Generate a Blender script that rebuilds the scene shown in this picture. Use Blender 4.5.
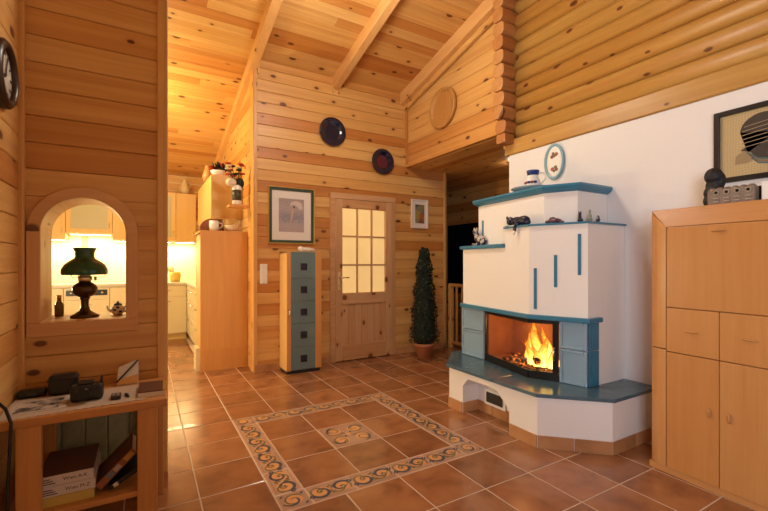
import bpy, bmesh, math, random
from mathutils import Vector, Matrix
random.seed(7)
for o in list(bpy.data.objects): bpy.data.objects.remove(o)
SC = bpy.context.scene
C = SC.collection

# ---------------------------------------------------------------- camera
F = 411.0; YAW = math.atan2(241, 411); CAMH = 1.22; HORIZON = 262.0
cd = bpy.data.cameras.new('camera'); cam = bpy.data.objects.new('camera', cd); C.objects.link(cam)
cam.location = (0, 0, CAMH); cam.rotation_euler = (math.pi/2, 0, -YAW)
cd.sensor_fit = 'HORIZONTAL'; cd.sensor_width = 36; cd.lens = F/768*36
cd.shift_y = (HORIZON-255.5)/768; cd.clip_start = .02
SC.camera = cam
# ---------------------------------------------------------------- light and exposure
w = bpy.data.worlds.new('world'); SC.world = w; w.use_nodes = True
w.node_tree.nodes['Background'].inputs[0].default_value = (.10, .12, .22, 1)
w.node_tree.nodes['Background'].inputs[1].default_value = .35
SC.view_settings.view_transform = 'Standard'; SC.view_settings.look = 'None'
SC.view_settings.gamma = 1; SC.view_settings.use_curve_mapping = False
SC.view_settings.exposure = -0.1
def area(name, loc, rot, sx, sy, power, col):
    l = bpy.data.lights.new(name, 'AREA'); l.shape = 'RECTANGLE'; l.size = sx; l.size_y = sy
    l.energy = power; l.color = col
    o = bpy.data.objects.new(name, l); C.objects.link(o); o.location = loc; o.rotation_euler = rot; return o
def point(name, loc, power, col, r=.1):
    l = bpy.data.lights.new(name, 'POINT'); l.energy = power; l.color = col; l.shadow_soft_size = r
    o = bpy.data.objects.new(name, l); C.objects.link(o); o.location = loc; return o
WARM = (1, .80, .56)
area('rear_fill_light', (1.9, -2.15, 1.5), (math.radians(90), 0, 0), 2.2, 2.0, 1.0, (.75, .78, 1))  # added dim cool fill, set in the unseen rear wall opening
area('side_fill_light', (-.86, -1.25, 1.6), (math.radians(90), 0, math.radians(-90)), 1.5, 1.4, 130, (.83, .91, 1))  # added key fill outside the left wall; the jamb keeps it off the partition

# ---------------------------------------------------------------- mesh helpers
class MB:
    def __init__(s): s.v = []; s.f = []; s.m = []; s.sm = []
    def add(s, vs, fs, m=0, smooth=False):
        b = len(s.v); s.v += [tuple(v) for v in vs]
        for f in fs: s.f.append([i+b for i in f]); s.m.append(m); s.sm.append(smooth)
        return s
    def box(s, x0, x1, y0, y1, z0, z1, m=0):
        v = [(x, y, z) for z in (z0, z1) for y in (y0, y1) for x in (x0, x1)]
        return s.add(v, [(0,2,3,1),(4,5,7,6),(0,1,5,4),(2,6,7,3),(0,4,6,2),(1,3,7,5)], m)
    def prism(s, poly, off, m=0):
        n = len(poly); off = Vector(off)
        v = [Vector(p) for p in poly]; v += [p+off for p in v[:n]]
        fs = [tuple(range(n)), tuple(range(2*n-1, n-1, -1))]
        fs += [(i, i+n, (i+1) % n+n, (i+1) % n) for i in range(n)]
        return s.add(v, fs, m)
    def plan(s, poly, z0, z1, m=0):
        return s.prism([(x, y, z0) for x, y in poly], (0, 0, z1-z0), m)
    def lathe(s, prof, c, seg=24, m=0, axis='z', smooth=True):
        c = Vector(c); vs = []
        for r, h in prof:
            for k in range(seg):
                a = 2*math.pi*k/seg; p, q = r*math.cos(a), r*math.sin(a)
                vs.append(c+Vector({'z': (p, q, h), 'y': (p, h, q), 'x': (h, p, q)}[axis]))
        fs = []
        for i in range(len(prof)-1):
            for k in range(seg):
                fs.append((i*seg+k, i*seg+(k+1) % seg, (i+1)*seg+(k+1) % seg, (i+1)*seg+k))
        s.add(vs, fs, m, smooth)
        b = len(s.v)-len(vs)
        s.f.append([b+k for k in range(seg)]); s.m.append(m); s.sm.append(False)
        s.f.append([b+(len(prof)-1)*seg+k for k in range(seg)]); s.m.append(m); s.sm.append(False)
        return s
    def tube(s, pts, r, seg=8, m=0):
        pts = [Vector(p) for p in pts]; n = len(pts); vs = []
        rr = r if isinstance(r, (list, tuple)) else [r]*n
        t0 = (pts[1]-pts[0]).normalized()
        u = t0.orthogonal().normalized()
        for i, p in enumerate(pts):
            t = (pts[min(i+1, n-1)]-pts[max(i-1, 0)]).normalized()
            u = (u-t*u.dot(t)).normalized(); w_ = t.cross(u)
            for k in range(seg):
                a = 2*math.pi*k/seg; vs.append(p+(u*math.cos(a)+w_*math.sin(a))*rr[i])
        fs = [(i*seg+k, i*seg+(k+1) % seg, (i+1)*seg+(k+1) % seg, (i+1)*seg+k) for i in range(n-1) for k in range(seg)]
        fs += [tuple(range(seg-1, -1, -1)), tuple((n-1)*seg+k for k in range(seg))]
        return s.add(vs, fs, m, True)
    def ball(s, c, r, seg=16, rings=10, m=0, rot=None):
        c = Vector(c); r = (r, r, r) if not isinstance(r, (tuple, list)) else r; vs = []
        for i in range(1, rings):
            t = math.pi*i/rings
            for k in range(seg):
                a = 2*math.pi*k/seg
                vs.append(Vector((r[0]*math.sin(t)*math.cos(a), r[1]*math.sin(t)*math.sin(a), r[2]*math.cos(t))))
        vs += [Vector((0, 0, r[2])), Vector((0, 0, -r[2]))]
        if rot: R = Matrix.Rotation(rot[0], 3, rot[1]); vs = [R @ v for v in vs]
        vs = [v+c for v in vs]
        fs = [(i*seg+k, (i+1)*seg+k, (i+1)*seg+(k+1) % seg, i*seg+(k+1) % seg) for i in range(rings-2) for k in range(seg)]
        T = (rings-1)*seg
        fs += [(T, k, (k+1) % seg) for k in range(seg)]
        fs += [(T+1, (rings-2)*seg+(k+1) % seg, (rings-2)*seg+k) for k in range(seg)]
        return s.add(vs, fs, m, True)
    def mesh(s, name, mats, off=(0, 0, 0)):
        me = bpy.data.meshes.new(name); ox, oy, oz = off
        me.from_pydata([(x-ox, y-oy, z-oz) for x, y, z in s.v], [], s.f)
        for m_ in (mats if isinstance(mats, (list, tuple)) else [mats]): me.materials.append(m_)
        for p, mi, sm in zip(me.polygons, s.m, s.sm): p.material_index = mi; p.use_smooth = sm
        b = bmesh.new(); b.from_mesh(me); bmesh.ops.recalc_face_normals(b, faces=b.faces); b.to_mesh(me); b.free()
        return me
    def build(s, name, mats, parent=None, loc=None, bevel=0, remesh=0):
        L = Vector(loc) if loc is not None else Vector((0, 0, 0))
        P = wloc(parent)
        o = bpy.data.objects.new(name, s.mesh(name, mats, P+L if parent is None or loc is None else L))
        C.objects.link(o); o.parent = parent
        o.location = (L if parent is None else (L-P if loc is not None else Vector((0, 0, 0))))
        if remesh:
            r = o.modifiers.new('r', 'REMESH'); r.mode = 'VOXEL'; r.voxel_size = remesh; r.use_smooth_shade = True
            q = o.modifiers.new('s', 'SMOOTH'); q.iterations = 3
        if bevel:
            b = o.modifiers.new('b', 'BEVEL'); b.width = bevel; b.segments = 2; b.limit_method = 'ANGLE'; b.angle_limit = .6
            b.harden_normals = False
        return o
def wloc(o):
    L = Vector((0, 0, 0))
    while o is not None: L = L+Vector(o.location); o = o.parent
    return L
def box(x0, x1, y0, y1, z0, z1): return MB().box(x0, x1, y0, y1, z0, z1)
def tag(o, label, cat, group=None):
    o['label'] = label; o['category'] = cat
    if group: o['group'] = group
    return o
def thing(name, label, cat, loc, group=None):
    o = bpy.data.objects.new(name, None); C.objects.link(o); o.location = loc; o.empty_display_size = .05
    return tag(o, label, cat, group)
def struct(o): o['kind'] = 'structure'; return o
def copy_part(o, parent):
    c = o.copy(); C.objects.link(c); c.parent = parent
    for ch in o.children: copy_part(ch, c)
    return c
PC = {}
def plank(name, L, W, T, mat, parent, org, xd, yd, ch=.004, gap=.0012):
    """board: local x length, y width, front face at local z=0, chamfered long edges"""
    key = (round(L, 3), round(W, 3), T, mat.name, ch)
    if key not in PC:
        W_ = W-gap*2; prof = [(gap, -T), (gap, -ch), (gap+ch, 0), (gap+W_-ch, 0), (gap+W_, -ch), (gap+W_, -T)]
        m = MB(); m.prism([(0, y, z) for y, z in prof], (L, 0, 0)); PC[key] = m.mesh(name, mat)
    o = bpy.data.objects.new(name, PC[key]); C.objects.link(o); o.parent = parent
    x = Vector(xd).normalized(); y = Vector(yd).normalized(); z = x.cross(y)
    M = Matrix((x, y, z)).transposed().to_4x4(); M.translation = Vector(org)-wloc(parent)
    o.matrix_basis = M
    return o
def plank_poly(name, poly, T, mat, parent, org, xd, yd):
    m = MB(); m.prism([(a, b, -T) for a, b in poly], (0, 0, T))
    o = bpy.data.objects.new(name, m.mesh(name, mat)); C.objects.link(o); o.parent = parent
    x = Vector(xd).normalized(); y = Vector(yd).normalized(); z = x.cross(y)
    M = Matrix((x, y, z)).transposed().to_4x4(); M.translation = Vector(org)-wloc(parent); o.matrix_basis = M
    return o

# ---------------------------------------------------------------- materials
class NT:
    def __init__(s, name):
        s.m = bpy.data.materials.new(name); s.m.use_nodes = True; s.t = s.m.node_tree; s.n = s.t.nodes
        s.b = s.n['Principled BSDF']
    def new(s, typ, **k):
        n = s.n.new(typ)
        for a, v in k.items(): setattr(n, a, v)
        return n
    def lk(s, a, b): s.t.links.new(a, b)
    def math(s, op, a, b=None, c=None):
        n = s.new('ShaderNodeMath', operation=op)
        for i, x in enumerate((a, b, c)):
            if x is None: continue
            if isinstance(x, (int, float)): n.inputs[i].default_value = x
            else: s.lk(x, n.inputs[i])
        return n.outputs[0]
    def mix(s, f, a, b, typ='MIX'):
        n = s.new('ShaderNodeMix', data_type='RGBA', blend_type=typ)
        for i, x in ((0, f), (6, a), (7, b)):
            if isinstance(x, (int, float)): n.inputs[i].default_value = x
            elif isinstance(x, (tuple, list)): n.inputs[i].default_value = (*x[:3], 1)
            else: s.lk(x, n.inputs[i])
        return n.outputs[2]
    def ramp(s, f, stops):
        n = s.new('ShaderNodeValToRGB'); e = n.color_ramp.elements
        while len(e) < len(stops): e.new(.5)
        for el, (p, c) in zip(e, stops): el.position = p; el.color = (*c, 1) if len(c) == 3 else c
        s.lk(f, n.inputs[0]); return n.outputs[0]
    def noise(s, vec, scale=1, detail=3, rough=.55, dist=0):
        n = s.new('ShaderNodeTexNoise'); n.inputs['Scale'].default_value = scale; n.inputs['Detail'].default_value = detail
        n.inputs['Roughness'].default_value = rough; n.inputs['Distortion'].default_value = dist
        s.lk(vec, n.inputs['Vector']); return n.outputs['Fac']
    def bump(s, h, strength=.2, dist=.005):
        n = s.new('ShaderNodeBump'); n.inputs['Strength'].default_value = strength; n.inputs['Distance'].default_value = dist
        s.lk(h, n.inputs['Height']); s.lk(n.outputs[0], s.b.inputs['Normal'])
def plain(name, col, rough=.5, metal=0, spec=.5, noise=.0, nscale=40, bump=0, coat=0):
    t = NT(name); t.b.inputs['Roughness'].default_value = rough; t.b.inputs['Metallic'].default_value = metal
    t.b.inputs['Specular IOR Level'].default_value = spec; t.b.inputs['Coat Weight'].default_value = coat
    t.b.inputs['Base Color'].default_value = (*col, 1)
    tc = t.new('ShaderNodeTexCoord')
    if noise or bump:
        f = t.noise(tc.outputs['Object'], nscale, 4)
        if noise:
            t.lk(t.mix(f, tuple(c*(1-noise) for c in col), tuple(min(1, c*(1+noise)) for c in col)), t.b.inputs['Base Color'])
        if bump: t.bump(f, bump, .004)
    return t.m
def wood(name, light, dark, axis='x', knots=1.0, rough=.42, var=.44, kcol=(.10, .025, .008), red=(.50, .21, .055), grain=1.0, coat=.0, kdens=.5):
    t = NT(name)
    tc = t.new('ShaderNodeTexCoord'); sp = t.new('ShaderNodeSeparateXYZ'); t.lk(tc.outputs['Object'], sp.inputs[0])
    X, Y, Z = sp.outputs
    if axis == 'x': ln, wd, th = X, Y, Z
    elif axis == 'y': ln, wd, th = Y, X, Z
    else: ln, wd, th = Z, X, Y
    oi = t.new('ShaderNodeObjectInfo'); rnd = oi.outputs['Random']
    ln = t.math('ADD', ln, t.math('MULTIPLY', rnd, 53.7))
    wd2 = t.math('ADD', t.math('ADD', wd, t.math('MULTIPLY', rnd, 17.3)), t.math('MULTIPLY', th, .6) if axis == 'x' else th)
    def vec(a, b, c):
        n = t.new('ShaderNodeCombineXYZ')
        for i, (q, k) in enumerate((a, b, c)): t.lk(t.math('MULTIPLY', q, k), n.inputs[i])
        return n.outputs[0]
    # slow wander of the grain round the knots
    kv = vec((ln, 3.0), (wd2, 5.2), (th, 0))
    vo = t.new('ShaderNodeTexVoronoi', voronoi_dimensions='2D'); vo.inputs['Scale'].default_value = 1
    t.lk(kv, vo.inputs['Vector']); d = vo.outputs['Distance']
    cs = t.new('ShaderNodeSeparateColor'); t.lk(vo.outputs['Color'], cs.inputs[0])
    gate = t.math('GREATER_THAN', cs.outputs[0], 1-kdens)
    size = t.math('MULTIPLY_ADD', cs.outputs[1], .07, .045)
    rel = t.math('DIVIDE', d, size)
    kn = t.math('MULTIPLY', t.math('SUBTRACT', 1.25, rel), 2.2); kn = t.math('MULTIPLY', t.math('MINIMUM', t.math('MAXIMUM', kn, 0), 1), gate)
    halo = t.math('MULTIPLY', t.math('MULTIPLY', t.math('MAXIMUM', t.math('SUBTRACT', 3.2, rel), 0), .28), gate)
    halo = t.math('MINIMUM', halo, 1)
    warp = t.math('ADD', wd2, t.math('MULTIPLY', halo, .012))
    g1 = t.noise(vec((ln, .9), (warp, 26*grain), (th, 20)), 1, 4, .6, .4)
    g2 = t.noise(vec((ln, 2.5), (warp, 120*grain), (th, 80)), 1, 2, .5)
    g3 = t.noise(vec((ln, .35), (warp, 7), (th, 6)), 1, 2, .5)
    f = t.math('ADD', t.math('MULTIPLY', g1, .6), t.math('ADD', t.math('MULTIPLY', g2, .22), t.math('MULTIPLY', g3, .35)))
    f = t.math('MULTIPLY_ADD', f, 2.4, -.95)
    f = t.math('MINIMUM', t.math('MAXIMUM', f, 0), 1)
    col = t.mix(f, light, dark)
    hw_ = t.noise(vec((ln, .22), (warp, 11), (th, 4)), 1, 2, .5, .3); hw_ = t.math('MINIMUM', t.math('MAXIMUM', t.math('MULTIPLY_ADD', hw_, 4.5, -2.25), 0), 1)
    if var > .2: col = t.mix(t.math('MULTIPLY', hw_, .55), col, tuple(c*.92 for c in red))
    rv = t.ramp(rnd, [(0, (1-var*.55, 1-var*1.1, 1-var*1.5)), (.3, (1, .94, .85)), (.65, (1.0, 1.0, 1.0)), (1, (1+var*.12, 1+var*.20, 1+var*.35))])
    col = t.mix(1.0, col, rv, 'MULTIPLY')
    if knots:
        col = t.mix(t.math('MULTIPLY', halo, .55*knots), col, red)
        col = t.mix(t.math('MULTIPLY', kn, .93*knots), col, kcol)
    t.lk(col, t.b.inputs['Base Color']); t.b.inputs['Roughness'].default_value = rough
    t.b.inputs['Coat Weight'].default_value = coat; t.b.inputs['Coat Roughness'].default_value = .25
    t.bump(g1, .10, .002)
    return t.m
PL, PD = (.74, .455, .165), (.57, .275, .068)
pine = wood('pine', PL, PD, 'x')
pine_y = wood('pine_y', PL, PD, 'y')
pine_z = wood('pine_z', PL, PD, 'z', knots=.8, kdens=.3)
pine_door = wood('pine_door', (.66, .41, .22), (.50, .26, .11), 'z', knots=.9, kdens=.35, var=.12)
pine_doorx = wood('pine_doorx', (.66, .41, .22), (.50, .26, .11), 'x', knots=.9, kdens=.35, var=.12)
log_wood = wood('log_wood', (.54, .315, .085), (.40, .20, .042), 'x', kdens=.75, rough=.38, var=.22)
log_end = wood('log_end', (.58, .29, .10), (.38, .15, .045), 'x', kdens=.2, var=.25)
beech = wood('beech', (.54, .265, .095), (.46, .205, .062), 'z', knots=0, rough=.32, var=.06, grain=.6)
beech_y = wood('beech_y', (.54, .265, .095), (.46, .205, .062), 'y', knots=0, rough=.32, var=.06, grain=.6)
maple = wood('maple', (.78, .52, .22), (.68, .42, .15), 'z', knots=0, rough=.4, var=.05, grain=.6)
panel_wood = wood('panel_wood', (.72, .37, .12), (.60, .28, .08), 'z', knots=0, rough=.4, var=.05, grain=.6)
table_wood = wood('table_wood', (.62, .31, .10), (.46, .19, .05), 'x', kdens=.25)
table_woodz = wood('table_woodz', (.62, .31, .10), (.46, .19, .05), 'z', kdens=.3)
plate_wood = wood('plate_wood', (.56, .28, .075), (.40, .17, .04), 'z', knots=0, var=0)
greenboard = wood('greenboard', (.30, .34, .24), (.20, .24, .16), 'z', knots=.3, var=.2, red=(.2, .17, .1))

def tile_mat(name, cols, rough=.22):
    t = NT(name); tc = t.new('ShaderNodeTexCoord'); oi = t.new('ShaderNodeObjectInfo'); rnd = oi.outputs['Random']
    mp = t.new('ShaderNodeVectorMath', operation='ADD'); t.lk(tc.outputs['Object'], mp.inputs[0])
    cb = t.new('ShaderNodeCombineXYZ'); t.lk(t.math('MULTIPLY', rnd, 91), cb.inputs[0]); t.lk(t.math('MULTIPLY', rnd, 37), cb.inputs[1]); t.lk(cb.outputs[0], mp.inputs[1])
    f = t.noise(mp.outputs[0], 6, 4, .5, .3)
    col = t.ramp(f, [(.25, cols[0]), (.5, cols[1]), (.85, cols[2])])
    rv = t.ramp(rnd, [(0, (.80, .76, .74)), (.5, (1, 1, 1)), (1, (1.08, 1.05, 1.0))])
    col = t.mix(1, col, rv, 'MULTIPLY')
    t.lk(col, t.b.inputs['Base Color']); t.b.inputs['Roughness'].default_value = rough
    f2 = t.noise(mp.outputs[0], 26, 3); t.bump(f2, .08, .003)
    t.b.inputs['Coat Weight'].default_value = .15
    return t.m
terra = tile_mat('terracotta_glaze', [(.19, .072, .032), (.31, .130, .055), (.39, .18, .080)])
skirt_mat = tile_mat('terracotta_skirting', [(.42, .19, .075), (.56, .28, .12), (.64, .36, .17)], .35)
listello_mat = tile_mat('listello_base', [(.42, .24, .16), (.48, .29, .20), (.52, .33, .24)], .3)
grout = plain('grout', (.56, .43, .35), .9, noise=.15, nscale=60)
peach = plain('ornament_peach', (.66, .33, .14), .35, noise=.2)
inkblue = plain('ornament_blue', (.035, .05, .12), .35)
inkgreen = plain('ornament_olive', (.13, .12, .045), .35)
inkline = plain('ornament_edge', (.34, .20, .15), .4)
plaster = plain('white_plaster', (.80, .77, .765), .85, noise=.02, nscale=60, bump=.12)
stove_white = plain('stove_plaster', (.84, .82, .815), .8, noise=.015, nscale=70, bump=.10)
blue = plain('blue_ceramic', (.045, .20, .33), .28, noise=.12, nscale=9)
blue_tile = plain('blue_tile', (.24, .37, .50), .22, noise=.10, nscale=6)
slate = plain('blue_slate', (.066, .128, .18), .16, noise=.25, nscale=14)
black = plain('black_plastic', (.012, .012, .013), .4)
blackmetal = plain('black_metal', (.015, .016, .018), .3, metal=.3)
iron = plain('cast_iron', (.05, .05, .055), .35, metal=.6)
chrome = plain('chrome', (.75, .74, .72), .18, metal=1)
brass = plain('brass', (.80, .66, .40), .35, metal=.7)
white = plain('white_glaze', (.82, .80, .77), .2)
cobalt = plain('cobalt_glaze', (.03, .06, .25), .2)
platemat = plain('dark_blue_plate', (.006, .008, .030), .12, coat=.5)
platered = plain('plate_motif', (.10, .012, .03), .2)
gold = plain('gilt', (.62, .42, .10), .35, metal=.8)
darkgreen_frame = plain('marbled_frame', (.035, .06, .04), .35, noise=.6, nscale=90)
paper = plain('mat_paper', (.78, .72, .68), .8)
terracotta_pot = plain('terracotta_pot', (.47, .17, .07), .7, noise=.15, nscale=20)
soil = plain('soil', (.03, .02, .012), .9)
leafm = plain('dark_leaf', (.006, .013, .006), .75, noise=.5, nscale=25)
leafm2 = plain('bright_leaf', (.045, .09, .015), .6)
bluewhite = None

def glass_mat(name, tint=(1, 1, 1), refl=.12, rough=.02):
    t = NT(name); t.n.remove(t.b)
    out = t.n['Material Output']; tr = t.new('ShaderNodeBsdfTransparent'); gl = t.new('ShaderNodeBsdfGlossy')
    tr.inputs[0].default_value = (*tint, 1); gl.inputs['Roughness'].default_value = rough
    lw_ = t.new('ShaderNodeLayerWeight'); lw_.inputs[0].default_value = .5
    mx = t.new('ShaderNodeMixShader'); t.lk(t.math('MULTIPLY_ADD', t.math('POWER', lw_.outputs['Facing'], 4), .35, refl), mx.inputs[0])
    t.lk(tr.outputs[0], mx.inputs[1]); t.lk(gl.outputs[0], mx.inputs[2]); t.lk(mx.outputs[0], out.inputs[0])
    return t.m
glass = glass_mat('clear_glass', (1, 1, 1), .02)
stove_glass = glass_mat('stove_glass', (.86, .86, .88), .03)
lamp_glass = glass_mat('lamp_chimney_glass', (.95, .95, .9), .1)
def emis(name, col, s):
    t = NT(name); t.b.inputs['Base Color'].default_value = (*col, 1); t.b.inputs['Emission Color'].default_value = (*col, 1)
    t.b.inputs['Emission Strength'].default_value = s; return t.m
bulb = emis('lit_bulb', (1, .85, .6), 14)
# frosted lit pane with fine vertical reeding
t = NT('lit_pane'); tc = t.new('ShaderNodeTexCoord'); sp = t.new('ShaderNodeSeparateXYZ'); t.lk(tc.outputs['Object'], sp.inputs[0])
f = t.math('SINE', t.math('MULTIPLY', sp.outputs[0], 420)); f = t.math('MULTIPLY_ADD', f, .06, .94)
n_ = t.noise(tc.outputs['Object'], 3, 2); f = t.math('MULTIPLY', f, t.math('MULTIPLY_ADD', n_, .3, .85))
t.b.inputs['Base Color'].default_value = (.35, .25, .12, 1); t.b.inputs['Roughness'].default_value = .25
t.b.inputs['Emission Color'].default_value = (1, .60, .215, 1); t.lk(t.math('MULTIPLY', f, .82), t.b.inputs['Emission Strength'])
lit_pane = t.m
# frosted blue-grey cabinet glass
t = NT('frosted_glass'); t.b.inputs['Base Color'].default_value = (.13, .215, .235, 1); t.b.inputs['Roughness'].default_value = .12
t.b.inputs['Coat Weight'].default_value = .4; frosted = t.m
pale_frost = plain('cabinet_pane', (.50, .46, .30), .25)
# flame: hotter at the root
t = NT('flame'); t.n.remove(t.b); out = t.n['Material Output']
tc = t.new('ShaderNodeTexCoord'); sp = t.new('ShaderNodeSeparateXYZ'); t.lk(tc.outputs['Generated'], sp.inputs[0])
nz = t.noise(tc.outputs['Object'], 16, 3, .6, 1.2)
lw = t.new('ShaderNodeLayerWeight'); lw.inputs[0].default_value = .45
h = t.math('ADD', t.math('MULTIPLY', sp.outputs[2], .75), t.math('MULTIPLY', t.math('SUBTRACT', nz, .5), .7))
h = t.math('ADD', h, t.math('MULTIPLY', lw.outputs['Facing'], .45))
colr = t.ramp(h, [(.0, (1, .78, .22)), (.35, (1, .55, .07)), (.7, (1, .22, .012)), (1, (.6, .06, .004))])
em = t.new('ShaderNodeEmission'); t.lk(colr, em.inputs[0]); t.lk(t.math('MAXIMUM', t.math('MULTIPLY_ADD', h, -4.5, 5.0), .3), em.inputs[1])
tr = t.new('ShaderNodeBsdfTransparent'); mx = t.new('ShaderNodeMixShader')
al = t.math('MULTIPLY_ADD', h, -1.5, 1.75); al = t.math('MINIMUM', t.math('MAXIMUM', al, 0), .95)
t.lk(al, mx.inputs[0]); t.lk(tr.outputs[0], mx.inputs[1]); t.lk(em.outputs[0], mx.inputs[2]); t.lk(mx.outputs[0], out.inputs[0])
flame_mat = t.m
# embers
t = NT('embers'); tc = t.new('ShaderNodeTexCoord'); f = t.noise(tc.outputs['Object'], 30, 4, .7)
t.lk(t.ramp(f, [(.4, (.03, .012, .008)), (.62, (.35, .08, .02))]), t.b.inputs['Base Color'])
t.b.inputs['Emission Color'].default_value = (1, .25, .03, 1)
t.lk(t.math('MAXIMUM', t.math('MULTIPLY_ADD', f, 16, -8.2), 0), t.b.inputs['Emission Strength']); embers = t.m
firebrick = plain('firebrick', (.36, .15, .07), .9, noise=.3, nscale=12)

# ---------------------------------------------------------------- room constants
YB = 4.625; XR = 3.07; XL = -.50; SL = .245; ZC0 = 3.48
def zc(y): return ZC0+SL*(YB-y)
YK = 7.8
# ---------------------------------------------------------------- floor
floor = struct(MB().box(-2.4, 3.86, -2.2, YK, -.10, -.0018).build('floor', grout))
floor['label'] = 'terracotta tiled floor with an ornamental border rug'
PX, PY, X0, Y0 = .3345, .339, .588, 1.972
g = .0075
def tile_mesh(name, w_, h_, mat, th=.012, c=.0025):
    m = MB()
    a = [(0, 0), (w_, 0), (w_, h_), (0, h_)]; b = [(c, c), (w_-c, c), (w_-c, h_-c), (c, h_-c)]
    vs = [(x, y, -th) for x, y in a]+[(x, y, -c*.5) for x, y in a]+[(x, y, 0) for x, y in b]
    fs = [(0, 3, 2, 1), (8, 9, 10, 11)]+[(i, (i+1) % 4, (i+1) % 4+4, i+4) for i in range(4)]+[(i+4, (i+1) % 4+4, (i+1) % 4+8, i+8) for i in range(4)]
    m.add(vs, fs); return m.mesh(name, mat)
tm = tile_mesh('floor_tile', PX-g, PY-g, terra)
def put(name, me, parent, loc, rz=0):
    o = bpy.data.objects.new(name, me); C.objects.link(o); o.parent = parent; o.location = loc; o.rotation_euler = (0, 0, rz); return o
nt = 0
for i in range(-4, 10):
    for j in range(-5, 16):
        x, y = X0+i*PX, Y0+j*PY
        if 0 <= i < 4 and 0 <= j < 4: continue
        cx, cy = x+PX/2, y+PY/2
        if cx < -.62 or (2.5 < cy < 2.75 and cx < .05) or (cy > 2.75 and cx < -.4) or (cy < 1.1 and cx < .2): continue
        if cy > YB and cx > 1.2: continue
        if cy > 5.1 and cx > .68: continue
        if cy > 7.3 or cx > 3.86: continue
        if cx > 2.85 and cy < 3.0: continue
        if cx > 2.4 and 1.7 < cy < 2.9 and cx > 2.5: continue
        put('floor_tile', tm, floor, (x+g/2, y+g/2, 0)); nt += 1
BW = .158
assert nt < 290, nt
def scroll(m, cx, cy, r, turns, a0, sgn, mat, wd=.0055, z=.0007, n=22, fx=1):
    L = []
    for k in range(n+1):
        q = k/n; a = a0+sgn*turns*2*math.pi*q; rr = r*(1-.78*q)
        L.append(Vector((cx+fx*rr*math.cos(a), cy+rr*math.sin(a), z)))
    ribbon(m, L, wd, mat)
def ribbon(m, L, wd, mat):
    vs = []
    for k, p in enumerate(L):
        tn = (L[min(k+1, len(L)-1)]-L[max(k-1, 0)]).normalized(); nn = Vector((-tn.y, tn.x, 0))
        ww = wd*(.35+.65*math.sin(math.pi*min(1, .12+k/len(L)*.9)))
        vs += [p+nn*ww, p-nn*ww]
    m.add(vs, [(2*k, 2*k+1, 2*k+3, 2*k+2) for k in range(len(L)-1)], mat)
def disc(m, cx, cy, rx, ry, mat, z=.0004, n=14, a=0):
    ca, sa = math.cos(a), math.sin(a)
    vs = [(cx+rx*math.cos(2*math.pi*k/n)*ca-ry*math.sin(2*math.pi*k/n)*sa, cy+rx*math.cos(2*math.pi*k/n)*sa+ry*math.sin(2*math.pi*k/n)*ca, z) for k in range(n)]
    m.add(vs, [tuple(range(n))], mat)
OM = [peach, inkblue, inkgreen, inkline]
def listello_orn(L, W):
    m = MB()
    for y0 in (.012, W-.012-.006): m.add([(0.006, y0, .0005), (L-.006, y0, .0005), (L-.006, y0+.005, .0005), (.006, y0+.005, .0005)], [(0, 1, 2, 3)], 3)
    for s, cx in ((1, L*.27), (-1, L*.74)):
        cy = W/2
        disc(m, cx, cy, .050, .043, 0)
        scroll(m, cx, cy, .056, 1.25, 2.6 if s > 0 else 5.6, 1, 2, wd=.006)
        scroll(m, cx+.004*s, cy-.002, .062, .75, 3.4 if s > 0 else .3, 1, 1, wd=.007, z=.0010)
        for dx, dy, a in ((-.052, -.035, .5), (-.066, -.024, 1.0), (.055, .034, .6), (.068, .02, 1.1)):
            disc(m, cx+dx*s, cy+dy*s, .016, .006, 1 if dx < 0 else 2, z=.0013, n=8, a=a)
        disc(m, cx, cy, .010, .009, 2, z=.0012, n=8)
    ribbon(m, [Vector((.01+(L-.02)*k/24, W/2+.045*math.sin(2*math.pi*k/24+.6), .0008)) for k in range(25)], .005, 2)
    return m.mesh('scroll_ornament', OM)
def corner_orn(W):
    m = MB(); disc(m, W/2, W/2, .048, .045, 0); scroll(m, W/2, W/2, .055, 1.3, .6, 1, 2); scroll(m, W/2, W/2, .062, .5, 3.4, 1, 1, z=.001)
    for dx, dy in ((.055, -.05), (-.052, .052), (.056, .048)): disc(m, W/2+dx, W/2+dy, .014, .006, 1, z=.0012, n=8, a=.8)
    return m.mesh('scroll_ornament', OM)
def centre_orn(W):
    m = MB()
    for e in ((.014, 1), (W-.02, 1)):
        m.add([(.012, e[0], .0005), (W-.012, e[0], .0005), (W-.012, e[0]+.006, .0005), (.012, e[0]+.006, .0005)], [(0, 1, 2, 3)], 3)
        m.add([(e[0], .012, .0005), (e[0]+.006, .012, .0005), (e[0]+.006, W-.012, .0005), (e[0], W-.012, .0005)], [(0, 1, 2, 3)], 3)
    for sx in (-1, 1):
        for sy in (-1, 1):
            cx, cy = W/2+sx*.078, W/2+sy*.078
            disc(m, cx, cy, .052, .048, 0); scroll(m, cx, cy, .066, 1.3, math.atan2(-sy, -sx), sx*sy, 2, wd=.006)
            scroll(m, cx, cy, .070, .42, math.atan2(sy, sx)-.9, 1, 1, wd=.007, z=.001)
            disc(m, W/2+sx*.028, W/2+sy*.028, .018, .007, 1, z=.0012, n=8, a=math.atan2(sy, sx))
            disc(m, cx+sx*.05, cy+sy*.01, .014, .006, 2, z=.0012, n=8, a=.7)
    disc(m, W/2, W/2, .02, .02, 0, z=.0009, n=10)
    return m.mesh('scroll_ornament', OM)
RW, RH = 4*PX, 4*PY
FX0, FY0 = X0+BW, Y0+BW; FW, FH = (RW-2*BW)/3, (RH-2*BW)/3
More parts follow.
